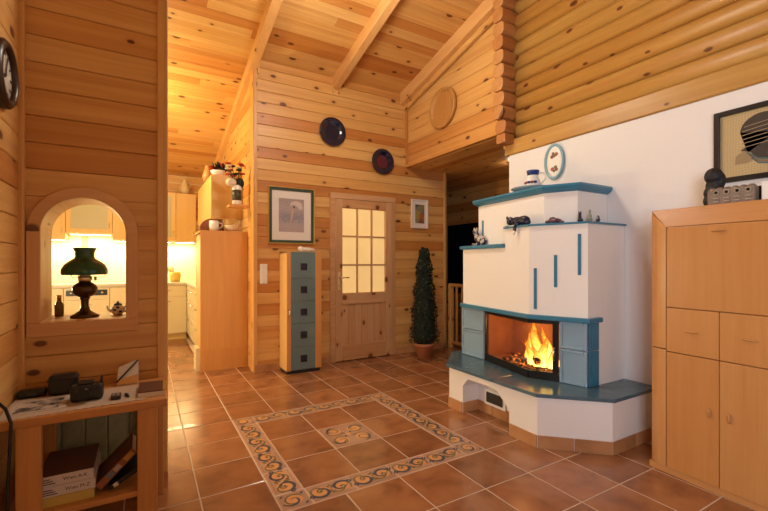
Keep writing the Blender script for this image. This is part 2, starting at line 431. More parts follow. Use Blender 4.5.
for axis, n, Ltot in (('x', 4, RW-2*BW), ('y', 4, RH-2*BW)):
    L = Ltot/n; me = tile_mesh('border_tile', L-g, BW-g, listello_mat); om = listello_orn(L-g, BW-g)
    for s in (0, 1):
        for k in range(n):
            if axis == 'x':
                loc = (FX0+k*L+g/2, Y0+g/2+(RH-BW if s else 0), 0); rz = 0
            else:
                loc = (X0+BW-g/2+(RW-BW if s else 0), FY0+k*L+g/2, 0); rz = math.pi/2
            o = put('border_tile', me, floor, loc, rz); put('scroll_ornament', om, o, (0, 0, 0))
me = tile_mesh('corner_tile', BW-g, BW-g, listello_mat); om = corner_orn(BW-g)
for sx in (0, 1):
    for sy in (0, 1):
        o = put('corner_tile', me, floor, (X0+g/2+sx*(RW-BW), Y0+g/2+sy*(RH-BW), 0)); put('scroll_ornament', om, o, (0, 0, 0))
me = tile_mesh('floor_tile', FW-g, FH-g, terra)
for i in range(3):
    for j in range(3):
        if i == 1 and j == 1:
            o = put('centre_tile', tile_mesh('centre_tile', FW-g, FH-g, listello_mat), floor, (FX0+FW+g/2, FY0+FH+g/2, 0))
            put('scroll_ornament', centre_orn(FW-g), o, (0, 0, 0)); continue
        put('floor_tile', me, floor, (FX0+i*FW+g/2, FY0+j*FH+g/2, 0))

def skirting(parent, pts, h=.082, t_=.008, L=.3):
    for (x0, y0), (x1, y1) in zip(pts[:-1], pts[1:]):
        d = math.hypot(x1-x0, y1-y0); n = max(1, round(d/L)); a = math.atan2(y1-y0, x1-x0)
        for k in range(n):
            l = d/n-.004; m = MB(); m.box(0, l, -t_, 0, 0, h)
            o = bpy.data.objects.new('skirting_tile', m.mesh('skirting_tile', skirt_mat)); C.objects.link(o); o.parent = parent
            p = wloc(parent)
            o.location = (x0+(x1-x0)*k/n+.002*math.cos(a)-p.x, y0+(y1-y0)*k/n+.002*math.sin(a)-p.y, -p.z); o.rotation_euler = (0, 0, a)
# ---------------------------------------------------------------- walls
PT = .014
wall_back = struct(box(1.06, 3.72, YB+PT, YB+.16, 0, zc(YB)+.12).build('wall_back', pine_y))
P = .125; z = 0.0; r = 0
DX0, DX1, DZ = 1.95, 2.875, 2.055
while z < 3.5:
    segs = [(1.085, DX0), (DX1, 3.70)] if z+P*.5 < DZ else [(1.085, 3.06), (3.06, 3.70)] if z > 2.5 else [(1.085, 3.70)]
    for a, b in segs:
        if z > 2.49 and a > 3: continue
        plank('wall_plank', b-a, P, PT, pine, wall_back, (a, YB, z), (1, 0, 0), (0, 0, 1))
    z += P; r += 1
box(1.045, 1.088, YB-.006, YB+.16, 0, 3.35).build('corner_trim', pine_z, wall_back, bevel=.006)
box(3.695, 3.735, YB-.008, YB+.16, 0, 2.5).build('corner_trim', pine_z, wall_back, bevel=.006)
skirting(wall_back, [(1.06, YB), (1.95, YB)]); skirting(wall_back, [(2.89, YB), (3.72, YB)])

# kitchen side wall (planks run along y)
wks = struct(MB().prism([(1.06+PT, YB+.16, 0), (1.06+PT, YK, 0), (1.06+PT, YK, zc(YK)), (1.06+PT, YB+.16, zc(YB))], (.1, 0, 0)).build('wall_kitchen_side', pine_y))
z = 0.0
while z < 3.45:
    ye = min(YK, YB+(ZC0-z)/SL-.02)
    plank('wall_plank', ye-YB-.01, P, PT, pine, wks, (1.06, ye, z), (0, -1, 0), (0, 0, 1)); z += P
wkb = struct(box(-2.4, 1.3, YK, YK+.1, 0, zc(YK)+.1).build('wall_kitchen_back', plain('kitchen_wall_paint', (.80, .76, .55), .8, noise=.02)))
for k in range(6): plank('wall_plank', 3.46, P, PT, pine, wkb, (-2.4, YK-.001, zc(YK)-.02-P*(k+1)), (1, 0, 0), (0, 0, 1))
wkl = struct(box(-2.5, -2.4, 2.53, YK, 0, 3.9).build('wall_kitchen_left', plaster))

# partition with the arched opening
YP = 2.53; YP2 = 2.79; XE = .105; ACX, ARI, ARO, ACZ, ASILL = -.249, .173, .225, 1.366, .93
def arc(R, n=16, a0=0, a1=math.pi): return [(ACX+R*math.cos(a0+(a1-a0)*k/n), ACZ+R*math.sin(a0+(a1-a0)*k/n)) for k in range(n+1)]
wp = MB()
ZT = 4.3
wp.box(-.62, ACX-ARI, YP+PT, YP2, 0, ACZ); wp.box(ACX+ARI, XE-.01, YP+PT, YP2, 0, ACZ); wp.box(ACX-ARI, ACX+ARI, YP+PT, YP2, 0, ASILL-.02)
pts = arc(ARI)
wp.prism([(x, YP+PT, z) for x, z in [(XE-.01, ACZ)]+pts[:9]+[(ACX, ACZ+ARI), (ACX, ZT), (XE-.01, ZT)]], (0, YP2-YP-PT, 0))
wp.prism([(x, YP+PT, z) for x, z in [(ACX, ACZ+ARI)]+pts[9:]+[(-.62, ACZ), (-.62, ZT), (ACX, ZT)]], (0, YP2-YP-PT, 0))
wall_part = struct(wp.build('wall_partition', pine_y))
z = 0.0; RC = .205
P2 = .128
while z < 4.0:
    zt = z+P2; o3 = (-.5, YP, z)
    if zt <= ASILL-.03 or z >= ACZ+RC or z > 1.75:
        plank('wall_plank', XE-.005+.5, P2, PT, pine, wall_part, o3, (1, 0, 0), (0, 0, 1))
    else:
        zs = [z+(P2)*k/8 for k in range(9)]
        def hx(zz): return RC if zz < ACZ else (math.sqrt(max(0, RC*RC-(zz-ACZ)**2)))
        if zt > ACZ+RC:
            left = [(0, .001)]+[(ACX-hx(q)+.5, q-z) for q in zs if q < ACZ+RC]+[(ACX+.5, ACZ+RC-z)]+[(ACX+hx(q)+.5, q-z) for q in reversed(zs) if q < ACZ+RC]+[(XE+.495, .001), (XE+.495, P2-.002), (0, P2-.002)]
            plank_poly('wall_plank', left, PT, pine, wall_part, o3, (1, 0, 0), (0, 0, 1))
        else:
            left = [(0, .001)]+[(ACX-hx(q)+.5, min(max(q-z, .001), P2-.002)) for q in zs]+[(0, P2-.002)]
            right = [(XE+.495, .001), (XE+.495, P2-.002)]+[(ACX+hx(q)+.5, min(max(q-z, .001), P2-.002)) for q in reversed(zs)]
            plank_poly('wall_plank', left, PT, pine, wall_part, o3, (1, 0, 0), (0, 0, 1))
            plank_poly('wall_plank', right, PT, pine, wall_part, o3, (1, 0, 0), (0, 0, 1))
    z = zt
box(.066, XE+.012, YP-.012, YP2, 0.085, 4.0).build('corner_trim', pine_z, wall_part, bevel=.006)
box(.066, XE+.012, YP-.016, YP2, 0, .085).build('skirting_tile', skirt_mat, wall_part)
box(-.515, -.478, YP-.03, YP+.002, 0, 4.0).build('corner_trim', pine_z, wall_part, bevel=.008)
# arch surround: curved head, two jambs, bottom rail
YT = YP-.02
m = MB(); n = 24; ao, ai = arc(ARO, n), arc(ARI, n)
for y in (YT, YP+.0): m.v += [(x, y, z) for x, z in ao]+[(x, y, z) for x, z in ai]
N1 = n+1
for k in range(n):
    for f_ in ((k, k+1, N1+k+1, N1+k), (2*N1+k, 3*N1+k, 3*N1+k+1, 2*N1+k+1), (k, 2*N1+k, 2*N1+k+1, k+1), (N1+k, N1+k+1, 3*N1+k+1, 3*N1+k)):
        m.f.append(list(f_)); m.m.append(0); m.sm.append(False)
trimwood = wood('trim_pine', (.70, .42, .20), (.58, .31, .12), 'x', kdens=.12, var=.1)
trimwoodz = wood('trim_pine_z', (.70, .42, .20), (.58, .31, .12), 'z', kdens=.15, var=.1)
trim = struct(m.build('trim_1', trimwood, bevel=.004)); trim['label'] = 'arched pine surround of the pass-through opening'
box(ACX-ARO, ACX-ARI, YT, YP, ASILL, ACZ).build('jamb', trimwoodz, trim, bevel=.004)
box(ACX+ARI, ACX+ARO, YT, YP, ASILL, ACZ).build('jamb', trimwoodz, trim, bevel=.004)
box(ACX-ARO, ACX+ARO, YT, YP, .862, ASILL).build('bottom_rail', trimwood, trim, bevel=.004)
# lining of the reveal and sill
m = MB(); li = arc(ARI-.0005, n)
m.v += [(x, YT+.002, z) for x, z in li]+[(x, YP2+.005, z) for x, z in li]
for k in range(n): m.f.append([k, k+1, N1+k+1, N1+k]); m.m.append(0); m.sm.append(True)
m.box(ACX-ARI-.01, ACX-ARI+.001, YT+.002, YP2+.005, ASILL, ACZ); m.box(ACX+ARI-.001, ACX+ARI+.01, YT+.002, YP2+.005, ASILL, ACZ)
m.build('reveal_lining', trimwoodz, trim)
box(ACX-ARI-.02, ACX+ARI+.02, YP, YP2+.06, ASILL-.02, ASILL+.002).build('sill', table_wood, trim, bevel=.004)

# left wall
m = MB(); m.box(-.62, XL-PT, -2.2, -2.02, 0, 4.9); m.box(-.62, XL-PT, -.48, YP, 0, 4.9); m.box(-.62, XL-PT, -2.02, -.48, 0, .88); m.box(-.62, XL-PT, -2.02, -.48, 2.32, 4.9)
wl = struct(m.build('wall_left', pine_y))
wn = struct(box(XL-.03, XL+.02, -2.08, -2.00, .82, 2.38).build('fill_window_frame', pine_z)); box(XL-.03, XL+.02, -.50, -.42, .82, 2.38).build('window_stile', pine_z, wn)  # frame added around the side fill light's opening, out of view
box(XL-.03, XL+.02, -2.00, -.50, .82, .90).build('window_rail', pine_y, wn); box(XL-.03, XL+.02, -2.00, -.50, 2.30, 2.38).build('window_rail', pine_y, wn)
z = 0.0
while z < 4.0:
    plank('wall_plank', 2.55, P2, PT, pine, wl, (XL, 2.53-2.55, z+.02), (0, 1, 0), (0, 0, 1)); z += P2
# right wall: plaster below, logs above
WE = 2.83
ZL = 2.25
wr = struct(box(XR, XR+.12, -2.2, WE, 0, ZL).build('wall_right', plaster))
LP = .132
logs = struct(box(XR+.05, XR+.16, -2.2, 2.95, ZL+.1, zc(-.5)).build('wall_log', log_wood))
logs['label'] = 'round-log upper wall above the white plaster'
def log_mesh(L, h, bulge=.036):
    m = MB(); n = 8; pr = []
    for k in range(n+1):
        a = -math.pi/2+math.pi*k/n; pr.append((h/2+h/2*math.sin(a)*.985, bulge*math.cos(a)-bulge))
    pr += [(h, -.10), (0, -.10)]
    m.prism([(0, y, zz) for y, zz in pr], (L, 0, 0))
    for i in range(len(m.sm)): m.sm[i] = 2 <= i < 2+n
    return m.mesh('log', log_wood)
lm = log_mesh(5.05, LP); k = 0
plank('planed_beam', 5.05, .15, .12, log_wood, logs, (XR-.012, -2.18, ZL), (0, 1, 0), (0, 0, 1), ch=.006)
# board whose front looks to -x: x dir +y, y dir +z gives normal +x, so flip
for o in [o for o in logs.children]: bpy.data.objects.remove(o)
def face_nx(name, me, parent, y_hi, z_, xf):
    o = bpy.data.objects.new(name, me); C.objects.link(o); o.parent = parent
    x = Vector((0, -1, 0)); y = Vector((0, 0, 1)); zz = x.cross(y)
    M = Matrix((x, y, zz)).transposed().to_4x4(); M.translation = Vector((xf, y_hi, z_))-wloc(parent); o.matrix_basis = M; return o
plank('planed_beam', 5.05, .15, .12, log_wood, logs, (XR-.015, 2.87, ZL), (0, -1, 0), (0, 0, 1), ch=.008)
z = ZL+.15
while z < 5.0:
    face_nx('log', lm, logs, 2.87, z, XR-.005); z += LP
# crossing log ends that stick out past the log wall
def rlog(name, parent, x0, x1, yc, ry, zc_, rz):
    m = MB(); n = 14; pr = []
    for k in range(n):
        a = 2*math.pi*k/n; cy, cz = math.cos(a), math.sin(a)
        pr.append((yc+ry*math.copysign(abs(cy)**.6, cy), zc_+rz*math.copysign(abs(cz)**.8, cz)))
    m.prism([(x0, y, zz) for y, zz in pr], (x1-x0, 0, 0))
    return m.build(name, log_end, parent, bevel=.008)
z = ZL+.19; k = 0
while z < 4.2:
    dx = random.uniform(-.012, .012)
    rlog('log_end', logs, 2.905+dx if k else 2.93, XR+.1, 2.815, .068, z+LP/2, LP/2*.99); z += LP; k += 1
box(2.935, XR, 2.76, 2.87, ZL+.10, ZL+.19).build('notched_block', log_end, logs, bevel=.01)

# loft front
wlf = struct(MB().prism([(XR+PT, 2.88, 2.5), (XR+PT, YB+.1, 2.5), (XR+PT, YB+.1, zc(YB+.1)), (XR+PT, 2.88, zc(2.88))], (.08, 0, 0)).build('wall_loft', pine_y))
z = 2.5; P3 = .15
while z < 3.9:
    ye = min(YB, YB+(ZC0-z-P3)/SL+.3)
    ye = min(YB, max(ye, 2.95))
    plank('wall_plank', ye-2.88, P3, PT, pine, wlf, (XR, ye, z), (0, -1, 0), (0, 0, 1)); z += P3
box(XR-.022, XR+.002, 2.89, YB, 2.49, 2.525).build('edge_trim', pine_y, wlf, bevel=.004)
box(XR-.025, XR+.002, YB-.03, YB, 2.5, 3.42).build('corner_trim', pine_z, wlf, bevel=.004)

# ceiling: sloping boards on rafters
ceil = struct(MB().prism([(-2.5, YK+.1, zc(YK+.1)+.02), (-2.5, -2.2, zc(-2.2)+.02), (-2.5, -2.2, zc(-2.2)+.1), (-2.5, YK+.1, zc(YK+.1)+.1)], (5.75, 0, 0)).build('ceiling', pine))
sd = Vector((0, 1, -SL)).normalized(); dn = Vector((0, -SL, -1)).normalized()
PB = .118; y = YK; k = 0
while y > 2.4:
    cut = [1.06, -.3, .5, 2.03, 1.6][k % 5]+random.uniform(-.2, .2)
    st = sd*-PB
    # x dir -x so that the front looks down
    o = Vector((XR, y, zc(y)))
    plank('ceiling_board', XR-cut-.001, PB, .018, pine, ceil, o, (-1, 0, 0), st)
    plank('ceiling_board', cut+1.6, PB, .018, pine, ceil, Vector((cut, y, zc(y))), (-1, 0, 0), st)
    y -= PB*sd.y; k += 1
def rafter(x0, x1, y0, y1, d, name='rafter'):
    m = MB(); m.prism([(x0, y0, zc(y0)-.001), (x0, y1, zc(y1)-.001), (x0, y1, zc(y1)-d), (x0, y0, zc(y0)-d)], (x1-x0, 0, 0))
    return m.build(name, wood('rafter_'+str(x0), (.76, .45, .18), (.62, .31, .10), 'y', kdens=.2, var=.05), ceil, bevel=.006)
rafter(1.0, 1.09, YK, -1, .135); rafter(1.985, 2.075, YB, -1, .155); rafter(2.955, 3.055, YB, -1, .17)
m = MB(); m.prism([(3.02, YB, zc(YB)-.17), (3.02, 2.9, zc(2.9)-.17), (3.02, 2.9, zc(2.9)-.235), (3.02, YB, zc(YB)-.235)], (.035, 0, 0)); m.build('rafter_trim', pine_y, ceil, bevel=.004)
box(1.98, 2.0, YB-.02, YB, 3.28, 3.47).build('corbel', pine_z, ceil); box(2.06, 2.08, YB-.02, YB, 3.28, 3.47).build('corbel', pine_z, ceil)
box(1.09, 1.11, YB-.02, YB, 3.30, 3.47).build('corbel', pine_z, ceil)
# rear wall with a wide opening added for the fill light, behind the viewer
m = MB(); m.box(-.62, .8, -2.3, -2.2, 0, 5); m.box(3.0, 3.2, -2.3, -2.2, 0, 5); m.box(.8, 3.0, -2.3, -2.2, 0, .5); m.box(.8, 3.0, -2.3, -2.2, 2.5, 5.3)
struct(m.build('wall_rear', pine))
# stair hall beyond the loft
XH = 4.82
wh = struct(box(XH+PT, XH+.1, 1.2, 7.6, -2.6, 2.55).build('wall_hall', pine_y))
z = 0.0
while z < 2.5:
    plank('wall_plank', 4.6, .15, PT, pine, wh, (XH, 7.5, z), (0, -1, 0), (0, 0, 1)); z += .15
ch = struct(box(XR+.1, XH+.1, 1.2, 7.6, 2.512, 2.6).build('ceiling_hall', pine_y))
x = XR+.06
while x < XH:
    plank('ceiling_board', 3.2, .125, .012, pine, ch, (x+.125, 2.87, 2.505), (0, 1, 0), (-1, 0, 0)) ; x += .125
struct(box(3.72, XH+.1, 7.5, 7.6, -2.6, 2.6).build('wall_hall_end', pine)); struct(box(XR+.12, XH+.1, 1.1, 1.2, -2.6, 2.6).build('wall_hall_near', pine))
struct(box(3.86, XH+.1, 1.2, 7.6, -2.7, -2.6).build('floor_stairwell', plain('dark_stone', (.06, .05, .05), .8)))
struct(box(3.80, 3.88, YB+.16, 7.6, -2.6, 2.5).build('wall_hall_inner', pine_y))
# ---------------------------------------------------------------- dark hall window
hw = struct(box(XH-.03, XH-.001, 4.55, 4.62, .6, 1.95).build('window_1', pine_z))
box(XH-.03, XH-.001, 5.9, 5.97, .6, 1.95).build('window_stile', pine_z, hw); box(XH-.03, XH-.001, 4.62, 5.9, .6, .67).build('window_rail', pine_y, hw)
box(XH-.03, XH-.001, 4.62, 5.9, 1.88, 1.95).build('window_rail', pine_y, hw)
night = plain('night_glass', (.008, .010, .022), .05); box(XH-.012, XH-.004, 4.62, 5.9, .67, 1.88).build('pane', night, hw)

# ---------------------------------------------------------------- door in the back wall
door = struct(box(DX0, DX0+.075, YB-.022, YB+.05, 0, DZ).build('door_1', pine_doorx, bevel=.004))
door['label'] = 'pine door with nine lit panes over a boarded panel'
box(DX1-.075, DX1, YB-.022, YB+.05, 0, DZ).build('door_casing', pine_door, door, bevel=.004)
box(DX0-.0, DX1+.0, YB-.024, YB+.05, DZ-.06, DZ+.01).build('door_casing', pine_doorx, door, bevel=.004)
LX0, LX1, LZ = DX0+.065, DX1-.065, 1.99
yl = YB-.034; yb = YB+.012
box(LX0, LX0+.09, yl, yb, .01, LZ).build('stile', pine_door, door, bevel=.004); box(LX1-.09, LX1, yl, yb, .01, LZ).build('stile', pine_door, door, bevel=.004)
a, b = LX0+.09, LX1-.09
for z0, z1 in ((.01, .20), (.70, .83), (LZ-.10, LZ)): box(a, b, yl, yb, z0, z1).build('rail', pine_doorx, door, bevel=.004)
wz0, wz1 = .83, LZ-.10
for k in (1, 2):
    x = a+(b-a)*k/3; box(x-.011, x+.011, yl+.004, yb, wz0, wz1).build('muntin', pine_door, door, bevel=.003)
    z = wz0+(wz1-wz0)*k/3; box(a, b, yl+.005, yb, z-.011, z+.011).build('muntin', pine_doorx, door, bevel=.003)
for i in range(3):
    for j in range(3):
        x = a+(b-a)*i/3; z = wz0+(wz1-wz0)*j/3
        box(x+.008, x+(b-a)/3-.008, yb-.022, yb-.016, z+.008, z+(wz1-wz0)/3-.008).build('pane', lit_pane, door)
nb = 7
for k in range(nb):
    x = a+(b-a)*k/nb; plank('panel_board', .50, (b-a)/nb, .012, pine_door if False else pine_doorx, door, (x+(b-a)/nb, yl+.016, .20), (0, 0, 1), (-1, 0, 0), ch=.005)
hx_ = LX0+.045
m = box(hx_-.016, hx_+.016, yl-.006, yl, .88, 1.10); hp = m.build('handle_plate', brass, door, bevel=.003)
MB().tube([(hx_, yl-.004, 1.03), (hx_, yl-.045, 1.03), (hx_+.02, yl-.05, 1.03), (hx_+.11, yl-.05, 1.03)], .008, 10).build('handle', brass, hp)
MB().lathe([(.006, 0), (.006, .002), (.0, .002)], (hx_, yl-.008, .93), 10, axis='y').build('keyhole', black, hp)
# ---------------------------------------------------------------- fireplace
fp = thing('fireplace', 'white plaster tiled stove fireplace with blue ledges and a burning fire', 'fireplace', (2.7, 2.3, 0))
SB = .335
m = MB()
m.plan([(2.40, 2.89), (2.57, 3.06), (3.05, 3.06), (3.05, 2.84), (3.066, 2.82), (3.066, 1.51), (2.56, 1.51), (2.40, 1.663)], .0, SB)
m.plan([(2.235, 2.55), (2.235, 2.72), (2.40, 2.887), (2.40, 2.55)], 0, SB)
m.plan([(2.235, 2.06), (2.40, 2.06), (2.40, 1.663), (2.235, 1.82)], 0, SB)
m.prism([(2.235, y, z) for y, z in [(2.06, SB), (2.55, SB), (2.55, .215), (2.49, .285), (2.19, .285), (2.06, .17)]], (.165, 0, 0))
m.build('bench_base', stove_white, fp)
skirting(fp, [(2.235, 2.72), (2.235, 2.552)], L=.2); skirting(fp, [(2.235, 2.058), (2.235, 1.82), (2.56, 1.51), (3.066, 1.51)], L=.26)
skirting(fp, [(2.57, 3.06), (2.235, 2.72)]); skirting(fp, [(2.40, 2.55), (2.40, 2.06)], L=.17); skirting(fp, [(2.235, 2.552), (2.40, 2.552)][::1], L=.2)
ad = box(2.385, 2.40, 2.24, 2.46, .075, .205).build('ash_door_frame', stove_white, fp, bevel=.006); box(2.38, 2.386, 2.265, 2.435, .10, .18).build('ash_opening', black, ad)
for poly in ([(2.212, 2.205), (2.212, 2.735), (2.558, 3.083), (2.72, 3.083), (2.72, 2.205)],
             [(2.212, 2.202), (2.72, 2.202), (2.72, 1.487), (2.55, 1.487), (2.212, 1.812)],
             [(2.723, 1.487), (2.723, 1.76), (3.066, 1.76), (3.066, 1.487)]):
    MB().plan(poly, SB, .360).build('bench_slab', slate, fp, bevel=.004)
Z0, Z1 = .36, .80
A_, B_, C_, D_ = (2.60, 2.96), (2.596, 2.66), (2.468, 2.084), (2.578, 1.912)
E_, G_ = (2.627, 1.72), (2.74, 1.72)
# core behind the panels
m = MB(); m.plan([(2.63, 2.955), (3.05, 2.955), (3.05, 2.69), (2.63, 2.69)], Z0, Z1); m.plan([(2.64, 1.90), (2.96, 1.90), (2.96, 1.725), (2.655, 1.725)], Z0, Z1)
m.plan([(2.74, 1.72), (3.066, 1.72), (3.066, 2.69), (2.96, 2.69), (2.96, 1.90), (2.74, 1.90)], Z0, Z1)
m.plan([(2.766, 1.72), (3.066, 1.72), (3.066, 2.69), (2.766, 2.69)], Z1, Z1+.034); m.plan([(2.60, 2.962), (2.60, 2.93), (2.64, 2.93), (2.64, 2.962)], Z0, Z1)
m.build('stove_core', stove_white, fp)
# firebox lining
m = MB(); m.box(2.935, 2.958, 1.9, 2.69, Z0, Z1); m.plan([(2.64, 1.902), (2.95, 1.902), (2.95, 1.93), (2.64, 1.93)], Z0, Z1); m.plan([(2.63, 2.66), (2.95, 2.66), (2.95, 2.688), (2.63, 2.688)], Z0, Z1)
m.build('firebrick_lining', firebrick, fp)
box(2.60, 2.95, 1.93, 2.67, Z0+.0, Z0+.035).build('firebox_floor', firebrick, fp)
MB().plan([(2.62, 2.69), (2.5, 2.1), (2.6, 1.93), (2.95, 1.9), (2.95, 2.69)], Z1-.03, Z1-.001).build('firebox_roof', iron, fp)
def slab_between(p, q, z0, z1, th, name, mat, parent, bevel=.0, inset=0.0):
    d = Vector((q[0]-p[0], q[1]-p[1])); L = d.length; d /= L; nrm = Vector((d.y, -d.x))
    if nrm.x > 0 and abs(nrm.x) > .3: nrm = -nrm
    if abs(nrm.x) <= .3 and nrm.y > 0: nrm = -nrm
    a = Vector(p)+d*inset; b = Vector(q)-d*inset
    m = MB(); m.plan([tuple(a), tuple(b), tuple(b+nrm*th), tuple(a+nrm*th)], z0, z1)
    return m.build(name, mat, parent, bevel=bevel)
def tile_panel(p, q, z0, z1):
    o = slab_between(p, q, z0+.002, z1-.002, .012, 'tile_panel', blue_tile, fp, .003, .001)
    d = Vector((q[0]-p[0], q[1]-p[1])).normalized()
    w_ = .022
    pa, pb = Vector(p)+d*w_, Vector(q)-d*w_
    for (s, e, za, zb) in ((p, tuple(pa), z0+.002, z1-.002), (tuple(pb), q, z0+.002, z1-.002), (tuple(pa), tuple(pb), z0+.002, z0+w_), (tuple(pa), tuple(pb), z1-w_, z1-.002)):
        slab_between(s, e, za, zb, .019, 'panel_rim', blue_tile, o, .004, .0008)
ZM = .605
for za, zb in ((Z0, ZM), (ZM, Z1)):
    tile_panel(A_, (B_[0], B_[1]+.01), za, zb); tile_panel((D_[0]+.004, D_[1]-.008), E_, za, zb)
    o = slab_between((E_[0]+.001, E_[1]+.0), G_, za+.002, zb-.002, .010, 'tile_panel', blue, fp, .003)
    slab_between((E_[0]+.03, E_[1]-.009), (G_[0]-.02, G_[1]-.009), za+.03, zb-.03, .006, 'panel_rim', blue, o, .003)
# glass door: two panes that meet at the corner, black frame
for p, q in ((B_, C_), (C_, D_)):
    pn = slab_between(p, q, Z0+.062, Z1-.02, .005, 'glass_pane', stove_glass, fp)
    slab_between(p, q, Z0+.002, Z0+.062, .012, 'frame_sill', blackmetal, fp, .002); slab_between(p, q, Z1-.03, Z1-.001, .008, 'frame_head', blackmetal, fp)
slab_between((D_[0]-.020, D_[1]+.036), D_, Z0+.01, Z1-.01, .012, 'frame_stile', blackmetal, fp)
slab_between(B_, (B_[0]-.003, B_[1]-.014), Z0+.01, Z1-.01, .010, 'frame_stile', blackmetal, fp)
hp = Vector((D_[0]-.03, D_[1]+.018, 0))
MB().tube([hp+Vector((.012, .0, .50)), hp+Vector((-.022, -.012, .52)), hp+Vector((-.026, -.014, .56)), hp+Vector((-.022, -.012, .60)), hp+Vector((.012, 0, .615))], .006, 8).build('door_handle', chrome, fp)
MB().plan([(2.578, 2.985), (2.446, 2.087), (2.608, 1.695), (2.765, 1.695), (2.765, 2.985)], Z1, Z1+.034).build('ledge', blue, fp, bevel=.006)
ZB = Z1+.034
MB().plan([(2.5085, 2.353), (2.600, 2.96), (3.04, 2.96), (3.04, 2.353)], ZB, 1.335).build('plaster_body', stove_white, fp)
MB().plan([(2.509, 2.356), (2.468, 2.084), (2.627, 1.72), (3.066, 1.72), (3.066, 2.356)], ZB, 1.485).build('plaster_body', stove_white, fp)
MB().plan([(2.700, 2.86), (2.598, 2.055), (2.705, 1.85), (3.066, 1.85), (3.066, 2.82), (3.04, 2.86)], 1.335, 1.735).build('plaster_tower', stove_white, fp)
MB().plan([(2.484, 2.36), (2.575, 2.985), (2.72, 2.985), (2.72, 2.36)], 1.335, 1.368).build('shelf', blue, fp, bevel=.009)
MB().plan([(2.492, 2.362), (2.451, 2.083), (2.618, 1.703), (3.066, 1.703), (3.066, 1.87), (2.72, 1.87), (2.62, 2.06), (2.66, 2.362)], 1.485, 1.499).build('shelf', blue, fp, bevel=.003)
m = MB(); q = lambda e: [(2.700-e, 2.86+e), (2.598-e, 2.055-e*.3), (2.705-e*.4, 1.85-e), (3.066, 1.85-e), (3.066, 2.822), (3.04, 2.86+e)]
n = 6; lev = [(.004, 1.735), (.03, 1.752), (.042, 1.775), (.038, 1.79)]
vs = []; 
for e, zz in lev: vs += [(x, y, zz) for x, y in q(e)]
fs = [tuple(range(n))]+[tuple(3*n+k for k in range(n))]+[(i*n+k, i*n+(k+1) % n, (i+1)*n+(k+1) % n, (i+1)*n+k) for i in range(3) for k in range(n)]
m.add(vs, fs); m.build('mantel', blue, fp)
def lerp(p, q, s): return (p[0]+(q[0]-p[0])*s, p[1]+(q[1]-p[1])*s)
F0, F1 = (2.468, 2.084), (2.627, 1.72)
for u0, za, zb in ((.115, .875, 1.175), (.47, 1.04, 1.27), (.865, 1.13, 1.415)):
    slab_between(lerp(F0, F1, u0-.027), lerp(F0, F1, u0+.027), za, zb, .004, 'inlay_strip', blue, fp)
T0, T1 = (2.598, 2.055), (2.700, 2.86)
slab_between(lerp(T0, T1, .905), lerp(T0, T1, .93), 1.368, 1.60, .006, 'inlay_strip', blue, fp)
# fire: logs, embers, flames
fire = thing('burning_firewood', 'burning logs with glowing embers inside the glazed fireplace', 'firewood', (2.70, 2.2, Z0+.036))
zf = Z0+.055
for (a_, b_, r_) in (((2.60, 2.45, zf), (2.70, 2.02, zf+.01), .032), ((2.72, 2.48, zf+.005), (2.80, 2.05, zf), .035), ((2.58, 2.10, zf+.05), (2.82, 2.35, zf+.06), .03)):
    a_, b_ = Vector(a_), Vector(b_); MB().tube([a_, a_.lerp(b_, .35)+Vector((.004, 0, .005)), a_.lerp(b_, .7), b_], [r_*.9, r_*1.05, r_, r_*.85], 9).build('log', embers, fire)
for k in range(46):
    c_ = (random.uniform(2.545, 2.88), random.uniform(1.97, 2.52), Z0+.037+random.uniform(.006, .02))
    if c_[0] < 2.60+abs(c_[1]-2.1)*.25-.05: continue
    MB().ball(c_, (random.uniform(.012, .028), random.uniform(.012, .03), random.uniform(.008, .018)), 7, 5).build('ember', embers, fire)
def flame(x, y, z0, h, r, lean):
    m = MB(); n, sg = 12, 10; vs = []
    ph = random.uniform(0, 6)
    for i in range(n+1):
        q_ = i/n; rr = r*(math.sin(math.pi*min(1, .18+q_*.82))**.8)*(1-q_*.45) if i < n else .0015
        cx = x+lean[0]*h*q_*q_+.018*math.sin(ph+q_*6)*q_; cy = y+lean[1]*h*q_*q_+.022*math.cos(ph*1.3+q_*5)*q_
        for k in range(sg):
            a = 2*math.pi*k/sg; vs.append((cx+rr*.6*math.cos(a), cy+rr*math.sin(a)*(1+.15*math.sin(3*a+ph)), z0+h*q_))
    m.add(vs, [(i*sg+k, i*sg+(k+1) % sg, (i+1)*sg+(k+1) % sg, (i+1)*sg+k) for i in range(n) for k in range(sg)], 0, True)
    return m.build('flame', flame_mat, fire)
for x, y, h, r, ln in ((2.66, 2.16, .36, .055, (0, .12)), (2.63, 2.09, .25, .05, (0, -.05)), (2.70, 2.24, .24, .045, (0, .3)), (2.64, 2.03, .20, .04, (.1, -.25)), (2.68, 2.10, .30, .05, (0, .02)), (2.70, 2.29, .16, .035, (0, .35)), (2.60, 2.13, .17, .04, (0, 0)), (2.66, 2.00, .12, .03, (0, -.2)), (2.72, 2.18, .27, .04, (0, .15)), (2.62, 2.20, .19, .035, (0, .2))):
    flame(x, y, Z0+.06, h, r, ln)
point('fire_light', (2.72, 2.36, .66), 4, (1, .42, .12), .05)

# ---------------------------------------------------------------- tall beech cabinet on the right
CA = math.radians(3.0)
cab = thing('tall_cabinet', 'tall beech cabinet with flap, two drawers and two doors against white wall', 'cabinet', (2.605, 1.322, 0))
cab.rotation_euler = (0, 0, -CA)
